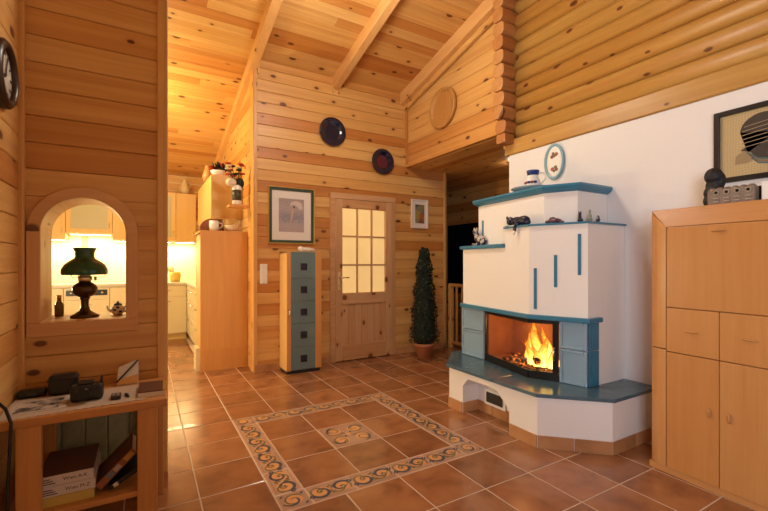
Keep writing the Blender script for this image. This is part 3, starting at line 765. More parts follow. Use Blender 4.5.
# local frame: x towards the wall, y negative along the wall; built as offsets from the origin
def cb(x0, x1, y0, y1, z0, z1, name, mat, bevel=.003, parent=None):
    m = MB(); m.box(x0, x1, -y1, -y0, z0, z1)
    o = bpy.data.objects.new(name, m.mesh(name, mat)); C.objects.link(o); o.parent = parent or cab
    if bevel: b = o.modifiers.new('b', 'BEVEL'); b.width = bevel; b.segments = 2; b.limit_method = 'ANGLE'
    return o
W_ = .73; HT = 1.522; dep = .42
cb(.03, dep, .02, W_, .04, HT-.01, 'carcass', beech, .002)
cb(.012, dep, .0, W_, 0, .038, 'plinth', beech_y, .003)
def stile(z0, z1, mitre):
    # quarter-round corner post
    prof = []
    for k in range(7):
        a = math.pi/2*k/6; prof.append((.035*(1-math.sin(a)), -(.005+.095*(1-math.cos(a)))))
    prof = [(.06, -.005)]+[(x, y) for x, y in prof]+[(.06, -.10)]
    m = MB()
    vs = [(x, y, z0) for x, y in prof]; n = len(prof)
    vs += [(x, y, z1-(mitre*(-y-.005)/.095 if mitre else 0)) for x, y in prof]
    fs = [tuple(range(n)), tuple(range(2*n-1, n-1, -1))]+[(i, (i+1) % n, (i+1) % n+n, i+n) for i in range(n)]
    m.add(vs, fs)
    o = bpy.data.objects.new('corner_post', m.mesh('corner_post', beech)); C.objects.link(o); o.parent = cab
stile(.042, .715, 0); stile(.722, HT, .10)
# top fascia, bevelled, mitred to the post
m = MB()
m.add([(.035, -.005, HT), (.035, -W_, HT), (0.0, -W_, HT-.10), (0.0, -.10, HT-.10), (.10, -.005, HT), (.10, -W_, HT), (.10, -W_, HT-.10), (.10, -.10, HT-.10)],
      [(0, 1, 2, 3), (0, 4, 5, 1), (4, 7, 6, 5), (3, 2, 6, 7), (0, 3, 7, 4), (1, 5, 6, 2)])
o = bpy.data.objects.new('top_fascia', m.mesh('top_fascia', beech_y)); C.objects.link(o); o.parent = cab
cb(.035, dep, .005, W_, HT-.001, HT+.004, 'top_board', beech_y, .001)
DM = .36
def oval(parent, y, z, vert):
    m = MB(); r = (.012, .007, .026) if vert else (.012, .036, .006)
    m.ball((-.004, -y, z), r, 12, 8)
    o = bpy.data.objects.new('knob', m.mesh('knob', beech)); C.objects.link(o); o.parent = parent
fl = cb(0, .02, .103, .617, .962, HT-.103, 'flap_door', beech); oval(fl, DM, 1.385, False)
for y0, y1, hy in ((.103, DM-.0015, DM-.045), (DM+.0015, .617, DM+.045)):
    dr = cb(0, .02, y0, y1, .708, .958, 'drawer', beech); oval(dr, (y0+y1)/2, .835, False)
    dd = cb(0, .02, y0, y1, .042, .704, 'door', beech); oval(dd, hy, .42, True)
cb(0, .06, .62, W_, .042, HT-.103, 'corner_post', beech, .01)

# ---------------------------------------------------------------- curio cabinet by the back wall
cu = thing('display_cabinet', 'narrow display cabinet with frosted blue glass door and dark square windows', 'cabinet', (1.533, 4.48, 0))
x0, x1, y0, y1, H_ = 1.335, 1.731, 4.34, 4.618, 1.333
box(x0, x0+.016, y0+.018, y1, .035, H_).build('side_panel', maple, cu, bevel=.002); box(x1-.016, x1, y0+.018, y1, .035, H_).build('side_panel', maple, cu, bevel=.002)
box(x0, x1, y0+.018, y1, H_-.018, H_+.002).build('top_panel', maple, cu, bevel=.002); box(x0+.016, x1-.016, y1-.01, y1, .035, H_-.018).build('back_panel', maple, cu)
box(x0+.01, x1-.01, y0+.03, y1-.005, 0, .035).build('plinth', black, cu)
box(x0, x0+.045, y0, y0+.018, .04, H_).build('door_stile', panel_wood, cu, bevel=.002); box(x1-.072, x1, y0, y0+.018, .04, H_).build('door_stile', panel_wood, cu, bevel=.002)
gz = [.04, .293, .546, .793, 1.043, H_]
for k in range(5):
    p_ = box(x0+.046, x1-.073, y0+.004, y0+.012, gz[k]+.002, gz[k+1]-.002).build('glass_panel', frosted, cu)
    zc_ = (.16, .42, .67, .915, 1.168)[k]
    box(1.49, 1.563, y0+.001, y0+.006, zc_-.038, zc_+.038).build('square_window', platemat, p_)
for k in range(1, 5): box(x0+.046, x1-.073, y0+.02, y1-.012, gz[k]-.008, gz[k]+.004).build('inner_shelf', glass, cu)
MB().tube([(x0+.024, y0, .70), (x0+.024, y0-.028, .69), (x0+.024, y0-.03, .665), (x0+.024, y0-.028, .64), (x0+.024, y0, .63)], .007, 8).build('handle', chrome, cu)
# shell on top
m = MB(); m.ball((1.60, 4.47, H_+.028), (.085, .045, .026)); m.ball((1.53, 4.46, H_+.035), (.035, .03, .03)); m.ball((1.66, 4.48, H_+.026), (.045, .03, .02))
tag(m.build('shell_ornament', white, loc=(1.6, 4.47, H_+.002), remesh=.006), 'white shell-like ornament lying on top of the narrow display cabinet', 'ornament')

# ---------------------------------------------------------------- pictures on the back wall
def frame_on_back(name, x0, x1, z0, z1, label, fw, fmat, lip=None):
    t_ = thing(name, label, 'picture', ((x0+x1)/2, YB-.012, z0))
    yb_, yf = YB-.002, YB-.026
    for a in ((x0, x0+fw, z0, z1), (x1-fw, x1, z0, z1), (x0+fw, x1-fw, z0, z0+fw), (x0+fw, x1-fw, z1-fw, z1)):
        box(a[0], a[1], yf, yb_, a[2], a[3]).build('frame_bar', fmat, t_, bevel=.003)
    if lip:
        e = .010
        for a in ((x0-e, x0, z0-e, z1+e), (x1, x1+e*1.8, z0-e, z1+e), (x0, x1, z0-e, z0), (x0, x1, z1, z1+e)):
            box(a[0], a[1], yf-.004, yb_, a[2], a[3]).build('gilt_edge', lip, t_, bevel=.002)
    box(x0+fw, x1-fw, YB-.014, YB-.006, z0+fw, z1-fw).build('mat_board', paper, t_)
    return t_
pic = frame_on_back('framed_picture', 1.215, 1.735, 1.44, 2.065, 'large framed beach print in dark green and gold frame above display cabinet', .03, darkgreen_frame, gold)
# print: misty shore with a small pale figure
t = NT('beach_print'); tc = t.new('ShaderNodeTexCoord'); sp = t.new('ShaderNodeSeparateXYZ'); t.lk(tc.outputs['Generated'], sp.inputs[0])
mp = t.new('ShaderNodeMapping'); mp.inputs['Scale'].default_value = (4, 1, 14); t.lk(tc.outputs['Generated'], mp.inputs[0])
nz = t.noise(mp.outputs[0], 1.3, 4, .6); f = t.math('ADD', t.math('MULTIPLY', sp.outputs[2], .7), t.math('MULTIPLY', nz, .5))
t.lk(t.ramp(f, [(.15, (.40, .30, .28)), (.4, (.42, .34, .34)), (.55, (.24, .23, .30)), (.72, (.42, .34, .33)), (.95, (.33, .27, .26))]), t.b.inputs['Base Color']); t.b.inputs['Roughness'].default_value = .5
pr = box(1.325, 1.62, YB-.016, YB-.0135, 1.565, 1.945).build('print', t.m, pic)
m = MB(); skin = plain('figure_tone', (.55, .36, .26), .6); scarf = plain('parasol_tone', (.62, .52, .50), .6); dk = plain('hair_tone', (.07, .04, .035), .6)
m.add([(1.465, YB-.0168, 1.74), (1.455, YB-.0168, 1.70), (1.45, YB-.0168, 1.66), (1.472, YB-.0168, 1.69), (1.49, YB-.0168, 1.75), (1.50, YB-.0168, 1.83), (1.475, YB-.0168, 1.84)], [(0, 1, 2, 3, 4, 5, 6)], 0)
m.add([(1.50+.012*math.cos(a*.7), YB-.017, 1.85+.014*math.sin(a*.7)) for a in range(9)], [tuple(range(9))], 2)
m.add([(1.45, YB-.0166, 1.86), (1.47, YB-.0166, 1.91), (1.53, YB-.0166, 1.925), (1.59, YB-.0166, 1.90), (1.605, YB-.0166, 1.84), (1.57, YB-.0166, 1.82), (1.54, YB-.0166, 1.86), (1.50, YB-.0166, 1.88)], [tuple(range(8))], 1)
m.build('figure', [skin, scarf, dk], pr)
pic2 = frame_on_back('small_framed_picture', 3.13, 3.41, 1.68, 2.075, 'small white framed colourful picture on pine wall above topiary', .022, plain('white_frame', (.74, .66, .58), .6))
t = NT('small_print'); tc = t.new('ShaderNodeTexCoord'); vo = t.new('ShaderNodeTexVoronoi'); vo.inputs['Scale'].default_value = 14; t.lk(tc.outputs['Object'], vo.inputs['Vector'])
sc_ = t.new('ShaderNodeSeparateColor'); t.lk(vo.outputs['Color'], sc_.inputs[0])
t.lk(t.ramp(sc_.outputs[0], [(0, (.04, .05, .06)), (.3, (.35, .05, .02)), (.45, (.5, .33, .06)), (.6, (.05, .12, .05)), (.75, (.5, .42, .3)), (.9, (.07, .09, .14))]), t.b.inputs['Base Color'])
box(3.195, 3.345, YB-.017, YB-.0135, 1.75, 2.005).build('print', t.m, pic2)
# two dark blue plates
for (cx, cz, r_), lab in (((1.978, 2.795, .172), 'dark blue glazed wall plate hanging higher, above the framed beach print'), ((2.68, 2.52, .165), 'dark blue wall plate with reddish centre hanging above the pane door')):
    pl = thing('wall_plate', lab, 'plate', (cx, YB-.02, cz-r_), 'dark wall plates')
    MB().lathe([(0, -.008), (r_*.55, -.008), (r_*.62, -.014), (r_*.95, -.034), (r_, -.034), (r_*.99, -.028), (r_*.6, -.004), (0, -.002)], (cx, YB, cz), 40, axis='y').build('plate_body', platemat, pl)
    MB().lathe([(r_*.5, -.0092), (r_*.5, -.0083), (0, -.0083)], (cx, YB, cz), 28, axis='y').build('plate_motif', platered if cx > 2.3 else plain('plate_centre', (.012, .012, .03), .15), pl)
# light switch plate
sw = thing('light_switch', 'triple white light switch plate on pine wall corner post', 'switch', (1.158, YB, .975))
box(1.118, 1.198, YB-.010, YB, .975, 1.198).build('switch_plate', white, sw, bevel=.004)
for k in range(3): box(1.13, 1.186, YB-.015, YB-.010, .985+k*.072, .985+k*.072+.062).build('rocker', plain('rocker', (.75, .70, .62), .4), sw, bevel=.003)
# round carved bread plate on the loft front
bp = thing('round_wooden_plate', 'round carved wooden plate hanging on the loft boards', 'plate', (XR, 3.83, 2.80))
pf = [(0, -.016)]
for rr in (.05, .09, .13, .165): pf += [(rr, -.016), (rr+.006, -.0185), (rr+.012, -.016)]
pf += [(.19, -.015), (.20, -.040), (.228, -.050), (.236, -.044), (.236, -.004), (0, -.002)]
MB().lathe(pf, (XR, 3.83, 3.035), 48, axis='x').build('plate_body', plate_wood, bp)

# ---------------------------------------------------------------- topiary
tp = thing('potted_topiary', 'tall dark green cone topiary in a terracotta pot', 'plant', (3.10, 4.26, 0))
cx, cy = 3.10, 4.27
po = MB().lathe([(0, .005), (.085, .0), (.125, .15), (.135, .152), (.14, .19), (.128, .192), (.115, .16), (0, .16)], (cx, cy, 0), 28).build('pot', terracotta_pot, tp)
MB().lathe([(.12, .158), (.12, .165), (0, .17)], (cx, cy, 0), 20).build('soil', soil, tp)
MB().tube([(cx, cy, .16), (cx, cy, 1.3)], .012).build('stem', plain('bark', (.08, .05, .03), .8), tp)
m = MB()
def leaf(m, c, d, s, mi):
    d = Vector(d).normalized(); a = d.orthogonal().normalized(); a = (Matrix.Rotation(random.uniform(0, 6.28), 3, d) @ a); b = d.cross(a)
    c = Vector(c); tip = c+(d*.5+a).normalized()*s
    mid = c+(tip-c)*.5+d*s*.12
    m.add([c, mid+b*s*.32, tip, mid-b*s*.32], [(0, 1, 2), (0, 2, 3)], mi)
NL = 3600
for k in range(NL):
    q_ = random.random()**.85; zz = .20+q_*1.19
    R_ = .142*(1-q_)**.75+.045+.012*math.sin(zz*23+random.uniform(0, 1))
    if q_ > .97: R_ *= .6
    a = random.uniform(0, 6.28); rr = R_*random.uniform(.80, 1.03)
    leaf(m, (cx+rr*math.cos(a), cy+rr*math.sin(a), zz), (math.cos(a), math.sin(a), .35), random.uniform(.022, .036), 1 if random.random() < .07 else 0)
m.lathe([(.12, .2), (.15, .3), (.12, .65), (.08, 1.05), (.04, 1.34), (0, 1.37)], (cx, cy, 0), 14)
fo = m.build('foliage', [leafm, leafm2], tp); fo['kind'] = 'stuff'

# ---------------------------------------------------------------- stair railing
ra = thing('stair_railing', 'pine railing with square balusters at the stairwell', 'railing', (3.8, 4.2, 0))
box(3.775, 3.825, 3.2, 4.61, .87, .915).build('handrail', pine_y, ra, bevel=.006); box(3.785, 3.815, 3.2, 4.61, .06, .10).build('bottom_rail', pine_y, ra, bevel=.004)
box(3.77, 3.83, 4.56, 4.62, 0, .90).build('newel_post', pine_z, ra, bevel=.006)
y = 4.46
while y > 3.25: box(3.789, 3.811, y-.013, y+.013, .10, .87).build('baluster', pine_z, ra, bevel=.003); y -= .115
sr = MB(); sr.prism([(4.775, 5.9, .10), (4.775, 5.9, .26), (4.775, 3.3, 1.50), (4.775, 3.3, 1.34)], (.044, 0, 0))
tag(sr.build('stair_stringer', pine_y, loc=(4.8, 4.2, .5)), 'sloping pine handrail board of the stair behind the balusters', 'handrail')

# downlight under the loft
dl = thing('downlight', 'small lit downlight in the boarded hall ceiling', 'lamp', (4.05, 3.70, 2.47))
MB().lathe([(.032, .0), (.045, .0), (.045, .035), (.03, .035), (.03, .004)], (4.05, 3.70, 2.468), 20).build('bezel', chrome, dl)
MB().lathe([(.029, .008), (.029, .012), (0, .012)], (4.05, 3.70, 2.462), 16).build('bulb', bulb, dl)
point('downlight_light', (4.05, 3.70, 2.43), 1.5, WARM, .04)
# ---------------------------------------------------------------- console table with shelf
tb = thing('console_table', 'low pine console table with a shelf under the arched opening', 'table', (-.2, 2.31, 0))
TZ = .602
box(-.495, .097, 2.105, 2.508, TZ-.036, TZ).build('table_top', table_wood, tb, bevel=.004)
for x0, x1 in ((-.432, -.352), (-.022, .058)):
    for y0, y1 in ((2.115, 2.155), (2.45, 2.49)): box(x0, x1, y0, y1, 0, TZ-.036).build('leg', table_woodz, tb, bevel=.004)
box(.064, .094, 2.45, 2.505, 0, TZ-.036).build('leg', table_woodz, tb, bevel=.004)
SZ = .208
box(-.432, .058, 2.12, 2.488, SZ-.025, SZ).build('shelf', table_wood, tb, bevel=.003)
for k in range(6): plank('back_board', TZ-.036-SZ-.03, .092, .008, greenboard, tb, (-.43+k*.092, 2.494, SZ), (0, 0, 1), (1, 0, 0)) if False else plank('back_board', TZ-.04-SZ, .092, .008, greenboard, tb, (-.43+(k+1)*.092 if k < 5 else .06, 2.49, SZ+.001), (0, 0, 1), (-1, 0, 0))
# scalloped cloth
m = MB(); cream = plain('cream_linen', (.50, .40, .31), .9, noise=.12, nscale=120, bump=.2)
top = []; n = 17; xa, xb, ya, yb2 = -.49, .0, 2.122, 2.40
L = [(xa, yb2)]
def edge(p, q, n):
    out = []
    for k in range(n):
        for j in range(5):
            s_ = (k+j/5)/n; d = Vector((q[0]-p[0], q[1]-p[1])); nn = Vector((d.y, -d.x)).normalized()
            out.append((p[0]+d.x*s_+nn.x*.010*math.sin(math.pi*j/5), p[1]+d.y*s_+nn.y*.010*math.sin(math.pi*j/5)))
    return out
L += edge((xa, ya), (xb, ya+.02), 16)+edge((xb, ya+.02), (xb+.01, yb2), 9)+[(xb+.01, yb2)]
m.plan(L, TZ+.0005, TZ+.003)
tag(m.build('table_cloth', cream, loc=(-.25, 2.27, TZ+.0005)), 'cream cloth with scalloped edge lying on the console table', 'cloth')
ZT_ = TZ+.0035
# printed leaflet
t = NT('leaflet_print'); tc = t.new('ShaderNodeTexCoord'); nz = t.noise(tc.outputs['Object'], 22, 3, .6, .5)
t.lk(t.ramp(nz, [(.40, (.06, .05, .05)), (.5, (.30, .25, .21)), (.56, (.55, .46, .38))]), t.b.inputs['Base Color'])
lf = thing('leaflet', 'open printed leaflet on the cloth of the console table', 'leaflet', (-.36, 2.25, ZT_))
m = MB(); m.plan([(-.47, 2.165), (-.475, 2.345), (-.285, 2.36), (-.285, 2.175)], ZT_, ZT_+.002); m.build('sheet', plain('leaflet_paper', (.55, .47, .40), .8), lf)
m = MB(); m.plan([(-.455, 2.18), (-.46, 2.33), (-.305, 2.345), (-.31, 2.19)], ZT_+.002, ZT_+.0025); m.build('photo_print', t.m, lf)
# camcorder
cm = thing('camcorder', 'black compact camcorder resting on the cloth edge of console table', 'camera', (-.21, 2.26, ZT_))
box(-.275, -.155, 2.225, 2.30, ZT_, ZT_+.070).build('body', black, cm, bevel=.014)
MB().lathe([(.026, 0), (.028, .03), (.022, .034), (.0, .03)], (-.225, 2.19, ZT_+.04), 18, axis='y').build('lens', blackmetal, cm)
box(-.25, -.19, 2.24, 2.285, ZT_+.068, ZT_+.085).build('viewfinder', black, cm, bevel=.006)
MB().tube([(-.165, 2.26, ZT_+.06), (-.16, 2.26, ZT_+.10)], .005).build('aerial', black, cm)
bc = thing('camera_case', 'black zipped camera case behind the camcorder', 'case', (-.33, 2.43, TZ))
box(-.375, -.265, 2.385, 2.46, TZ+.001, TZ+.095).build('body', black, bc, bevel=.016); box(-.377, -.263, 2.383, 2.462, TZ+.07, TZ+.078).build('zip', blackmetal, bc, bevel=.001)
MB().tube([(-.265, 2.41, TZ+.05), (-.245, 2.39, TZ+.05), (-.235, 2.37, TZ+.02), (-.235, 2.36, TZ+.006)], .005).build('strap', black, bc)
wa = thing('flat_case', 'flat black case lying against the wall on the console table', 'case', (-.43, 2.44, TZ))
box(-.49, -.385, 2.41, 2.47, TZ+.001, TZ+.035).build('body', black, wa, bevel=.01); box(-.45, -.42, 2.405, 2.411, TZ+.012, TZ+.022).build('clasp', iron, wa)
kf = thing('remote_control', 'small black remote control with grey buttons on the cloth', 'remote', (-.10, 2.215, ZT_))
box(-.125, -.085, 2.18, 2.25, ZT_, ZT_+.016).build('body', black, kf, bevel=.006)
for i in range(2):
    for j in range(3): box(-.118+i*.016, -.108+i*.016, 2.195+j*.016, 2.205+j*.016, ZT_+.016, ZT_+.018).build('button', plain('grey_button', (.30, .28, .25), .5), kf)
MB().tube([(-.068, 2.235, ZT_+.006), (-.062, 2.215, ZT_+.006), (-.055, 2.19, ZT_+.005)], [.007, .007, .003], 8).build('penknife', black)
tag(bpy.data.objects['penknife'], 'slim black penknife lying on the cloth beside the remote', 'penknife'); bpy.data.objects['penknife']['category'] = 'knife'
# folded card leaning on the wall
cdm = thing('folded_card', 'pale folded card with orange base propped against the pine wall', 'card', (-.06, 2.43, TZ))
m = MB(); m.prism([(-.115, 2.43, TZ+.001), (-.02, 2.44, TZ+.001), (-.02, 2.485, TZ+.115), (-.105, 2.475, TZ+.085)], (0, .003, 0)); m.build('sheet', plain('card_paper', (.62, .54, .46), .8), cdm)
m = MB(); m.prism([(-.112, 2.4272, TZ+.008), (-.022, 2.4362, TZ+.004), (-.022, 2.452, TZ+.046), (-.10, 2.4362, TZ+.032)], (0, -.001, 0)); m.build('printed_band', plain('orange_band', (.58, .28, .08), .7), cdm)
MB().tube([(-.113, 2.432, TZ+.02), (-.07, 2.447, TZ+.065), (-.022, 2.479, TZ+.112)], .004).build('ribbon', black, cdm)
# brown notebook
nb_ = thing('notebook', 'brown covered notebook with yellow page edge on table corner', 'book', (.05, 2.25, TZ))
m = MB(); NB = [(-.02, 2.17), (.085, 2.16), (.092, 2.33), (-.015, 2.345)]; m.plan(NB, TZ+.001, TZ+.022); m.build('pages', plain('page_block', (.68, .60, .5), .8), nb_)
m = MB(); m.plan(NB, TZ+.022, TZ+.028); m.build('cover', plain('brown_leather', (.10, .035, .022), .5), nb_, bevel=.001)
m = MB(); m.plan([(.079, 2.158), (.094, 2.157), (.10, 2.33), (.086, 2.33)], TZ+.022, TZ+.030); m.build('clasp', gold, nb_)
MB().tube([(-.49, 2.02, .75), (-.475, 2.06, .70), (-.452, 2.08, .66), (-.438, 2.09, .60), (-.442, 2.092, .5), (-.45, 2.09, .3), (-.45, 2.09, .004)], .006).build('power_cable', black)
tag(bpy.data.objects['power_cable'], 'black cable hanging down in front of the console table corner', 'cable')
# phone books on the shelf
def text_mesh(s_, size, mat, name):
    cu_ = bpy.data.curves.new(name, 'FONT'); cu_.body = s_; cu_.size = size; cu_.extrude = .0004
    to = bpy.data.objects.new(name, cu_); C.objects.link(to)
    dg = bpy.context.evaluated_depsgraph_get(); me = bpy.data.meshes.new_from_object(to.evaluated_get(dg)); bpy.data.objects.remove(to)
    me.materials.clear(); me.materials.append(mat); me.name = name; return me
ink = plain('printed_ink', (.02, .02, .022), .7)
bkw = plain('book_spine', (.62, .58, .56), .7); bky = plain('yellow_book', (.55, .42, .10), .7); bkb = plain('brown_cover', (.13, .05, .03), .5)
zz = SZ
for k, (h_, mt, tx) in enumerate(((.040, bky, None), (.043, bkw, 'Wien M-Z'), (.043, bkw, 'Wien A-K'))):
    lab = ('thick yellow directory at the bottom of the stack on the shelf', 'white spined directory in the middle of the shelf stack', 'white spined directory with brown cover on top of the stack')[k]
    bk = thing('directory', lab, 'book', (-.3, 2.28, zz+.0005), 'directories on the table shelf')
    off = (.0, .004, -.003)[k]
    box(-.44+off+.07, -.182+off, 2.16, 2.43, zz+.003, zz+h_-.003).build('page_block', mt, bk)
    box(-.44+off+.07, -.18+off, 2.158, 2.432, zz+.0005, zz+.003).build('cover', mt, bk)
    box(-.44+off+.07, -.18+off, 2.158, 2.432, zz+h_-.003, zz+h_).build('cover', bkb if k == 2 else mt, bk)
    sp_ = box(-.44+off+.07, -.181+off, 2.156, 2.16, zz+.001, zz+h_-.0005).build('spine', mt, bk)
    if tx:
        o = bpy.data.objects.new('spine_lettering', text_mesh(tx, .020, ink, 'spine_lettering')); C.objects.link(o); o.parent = sp_
        o.rotation_euler = (math.pi/2, 0, 0); p = wloc(sp_); o.location = Vector((-.285+off, 2.1555, zz+.016))-p
        for q in range(3):
            box(-.365+off, -.31+off-q*.008, 2.1552, 2.156, zz+.010+q*.009, zz+.0135+q*.009).build('printed_line', ink, sp_)
    zz += h_+.001
# leaning books
ang = math.radians(52)
lb = thing('leaning_book', 'colourful brown book leaning against the table leg on the shelf', 'book', (-.13, 2.2, SZ))
def rot_box(x0, x1, y0, y1, z0, z1, org, a, name, mat, parent, bevel=.001):
    R = Matrix.Rotation(-a, 3, 'Y'); m = MB(); m.box(x0, x1, y0, y1, z0, z1); m.v = [tuple(R @ Vector(v)+Vector(org)) for v in m.v]
    return m.build(name, mat, parent, bevel=bevel)
orgb = (-.160, 2.17, SZ+.022)
rot_box(0, .185, 0, .20, .0, .024, orgb, ang*.85, 'page_block', plain('old_pages', (.40, .30, .18), .8), lb)
rot_box(0, .19, -.002, .202, .024, .028, orgb, ang*.85, 'cover', bkb, lb); rot_box(0, .19, -.002, .202, -.003, .0, orgb, ang*.85, 'cover', bkb, lb)
sp_ = rot_box(0, .19, -.005, -.001, -.002, .028, orgb, ang*.85, 'spine', plain('rust_spine', (.26, .09, .03), .6), lb)
for a0, a1, mt in ((.05, .08, plain('spine_photo_blue', (.12, .17, .22), .6)), (.085, .115, plain('spine_photo_pale', (.4, .34, .28), .6)), (.14, .18, plain('spine_photo_gold', (.45, .27, .05), .6))):
    rot_box(a0, a1, -.006, -.004, .004, .024, orgb, ang*.85, 'spine_picture', mt, sp_, 0)
lb2 = thing('black_folder', 'black ring folder leaning under the brown book on the shelf', 'folder', (-.10, 2.2, SZ))
orgc = (-.185, 2.165, SZ+.002)
rot_box(0.03, .205, 0, .22, -.030, -.008, (orgc[0]+.02, orgc[1], orgc[2]+.016), ang*.55, 'cover', black, lb2, .004)
rot_box(.05, .07, -.004, .0, -.026, -.010, (orgc[0]+.02, orgc[1], orgc[2]+.016), ang*.55, 'finger_ring', chrome, lb2, 0)

# ---------------------------------------------------------------- oil lamp on the sill
lx, ly, lz = -.262, 2.645, ASILL+.002
dbr = plain('dark_bronze', (.09, .055, .03), .3, metal=.8)
ol = thing('oil_lamp', 'antique oil lamp with dark green shade on the arch sill', 'lamp', (lx, ly, lz))
MB().lathe([(0, 0), (.062, 0), (.064, .008), (.045, .02), (.024, .035), (.017, .06), (.018, .09), (.024, .10), (.02, .105)], (lx, ly, lz), 28).build('foot', dbr, ol)
MB().lathe([(.02, .103), (.042, .115), (.055, .135), (.056, .155), (.045, .172), (.028, .182), (.026, .19)], (lx, ly, lz), 28).build('oil_font', dbr, ol)
MB().lathe([(.026, .188), (.032, .195), (.032, .21), (.024, .216), (.030, .225), (.030, .242), (.022, .25)], (lx, ly, lz), 24).build('burner', brass, ol)
m = MB(); sh = [(.098, .222), (.102, .232), (.100, .250), (.088, .275), (.064, .295), (.046, .306), (.042, .318), (.043, .340), (.053, .362), (.050, .362), (.040, .340), (.039, .317), (.043, .303), (.061, .292), (.085, .272), (.097, .248), (.098, .234), (.095, .224)]
m.lathe(sh, (lx, ly, lz), 36); m.f = m.f[:-2]; m.m = m.m[:-2]; m.sm = m.sm[:-2]
m.build('lamp_shade', plain('dark_green_glass', (.010, .085, .034), .15, coat=.3), ol)
MB().lathe([(.022, .25), (.03, .275), (.024, .30), (.017, .33), (.016, .42), (.0145, .42), (.015, .33), (.022, .30), (.028, .275), (.02, .25)], (lx, ly, lz), 20).build('glass_chimney', lamp_glass, ol)
for k in range(3):
    a = k*2.1+.3; MB().tube([(lx+.028*math.cos(a), ly+.028*math.sin(a), lz+.212), (lx+.08*math.cos(a), ly+.08*math.sin(a), lz+.205), (lx+.096*math.cos(a), ly+.096*math.sin(a), lz+.226)], .002, 6).build('shade_arm', brass, ol)
MB().lathe([(.010, 0), (.010, .012), (0, .012)], (lx+.04, ly-.01, lz+.2), 10, axis='x').build('wick_knob', brass, ol)
# small teapot and bottle on the sill
tp_ = thing('small_teapot', 'small white and dark blue teapot on the arch sill', 'teapot', (-.115, 2.66, ASILL+.002))
tx, ty, tz = -.118, 2.67, ASILL+.002
MB().lathe([(0, 0), (.020, .001), (.032, .018), (.034, .034), (.022, .052), (0, .052)], (tx, ty, tz), 20).build('body', white, tp_)
MB().lathe([(.021, .051), (.018, .060), (.004, .066), (.006, .072), (0, .075)], (tx, ty, tz), 16).build('lid', cobalt, tp_)
MB().tube([(tx-.028, ty, tz+.02), (tx-.045, ty, tz+.032), (tx-.05, ty, tz+.052)], [.009, .006, .004]).build('spout', white, tp_)
MB().tube([(tx+.03, ty, tz+.045), (tx+.048, ty, tz+.042), (tx+.05, ty, tz+.025), (tx+.03, ty, tz+.015)], .004).build('handle', cobalt, tp_)
for dx, dz in ((-.012, .03), (.012, .02), (.0, .042)): MB().ball((tx+dx, ty-.030, tz+dz), (.008, .004, .006), 8, 6).build('painted_spot', cobalt, tp_)
bt = thing('oil_bottle', 'small glass bottle with gold cap on the arch sill', 'bottle', (-.385, 2.76, ASILL+.002))
MB().lathe([(0, 0), (.020, 0), (.021, .06), (.010, .078), (.009, .095), (0, .095)], (-.385, 2.765, ASILL+.002), 16).build('body', plain('olive_glass', (.20, .16, .04), .1), bt)
MB().lathe([(.011, .093), (.011, .112), (0, .112)], (-.385, 2.765, ASILL+.002), 12).build('cap', gold, bt)

# ---------------------------------------------------------------- wall clock on the left wall
ck = thing('wall_clock', 'round wall clock with dark rim on the pine side wall', 'clock', (XL, 2.225, 1.84)); cc = (XL, 2.225, 1.985)
MB().lathe([(.137, .0), (.137, .022), (.125, .034), (.108, .034), (.104, .020), (.104, .0)], cc, 40, axis='x').build('rim', plain('dark_walnut', (.035, .015, .010), .35), ck)
fa = MB().lathe([(.106, .004), (.106, .014), (0, .014)], cc, 36, axis='x').build('clock_face', plain('clock_ivory', (.62, .56, .46), .5), ck)
for k in range(12):
    a = k*math.pi/6; m = MB(); R = Matrix.Rotation(a, 3, 'X'); m.box(.0142, .016, -.004, .004, .076, .096); m.v = [tuple(R @ Vector(v)+Vector(cc)) for v in m.v]; m.build('hour_mark', ink, fa)
for a, l_, w_ in ((2.1, .055, .006), (-.35, .082, .004)):
    m = MB(); R = Matrix.Rotation(a, 3, 'X'); m.box(.017, .019, -w_, w_, -.012, l_); m.v = [tuple(R @ Vector(v)+Vector(cc)) for v in m.v]; m.build('clock_hand', ink, ck)

# ---------------------------------------------------------------- figurines on the fireplace
navy = plain('navy_glaze', (.012, .016, .045), .22); 
t = NT('spotted_glaze'); tc = t.new('ShaderNodeTexCoord'); nz = t.noise(tc.outputs['Object'], 22, 2, .5); t.lk(t.ramp(nz, [(.47, (.02, .025, .06)), (.53, (.50, .42, .37))]), t.b.inputs['Base Color']); t.b.inputs['Roughness'].default_value = .25
spotted = t.m
def figurine(name, label, cat, loc, mat, balls, vox=.0035, group=None, parts=()):
    t_ = thing(name, label, cat, loc, group); m = MB()
    k_ = {'cat_figurine': 1.28, 'sitting_cat_figurine': 1.08, 'black_bust': 1.0, 'crawling_figurine': 1.2}.get(name, 1.15)
    sc3 = lambda q: tuple(c*k_ for c in q)
    balls = [(sc3(b_[0]), sc3(b_[1])) for b_ in balls]; parts = [(nm, sc3(c_), sc3(r_), mt) for nm, c_, r_, mt in parts]
    for b_ in balls: m.ball(Vector(loc)+Vector(b_[0]), b_[1], 12, 8, 0, b_[2] if len(b_) > 2 else None)
    m.build('body', mat, t_, remesh=vox)
    for nm, c_, r_, mt in parts: MB().ball(Vector(loc)+Vector(c_), r_, 10, 7).build(nm, mt, t_)
    return t_
d = Vector((.05, .98, 0)).normalized()  # along the shelf towards the far side
ax = lambda a, h, s=0: (d.x*a-s*d.y, d.y*a+s*d.x, h)
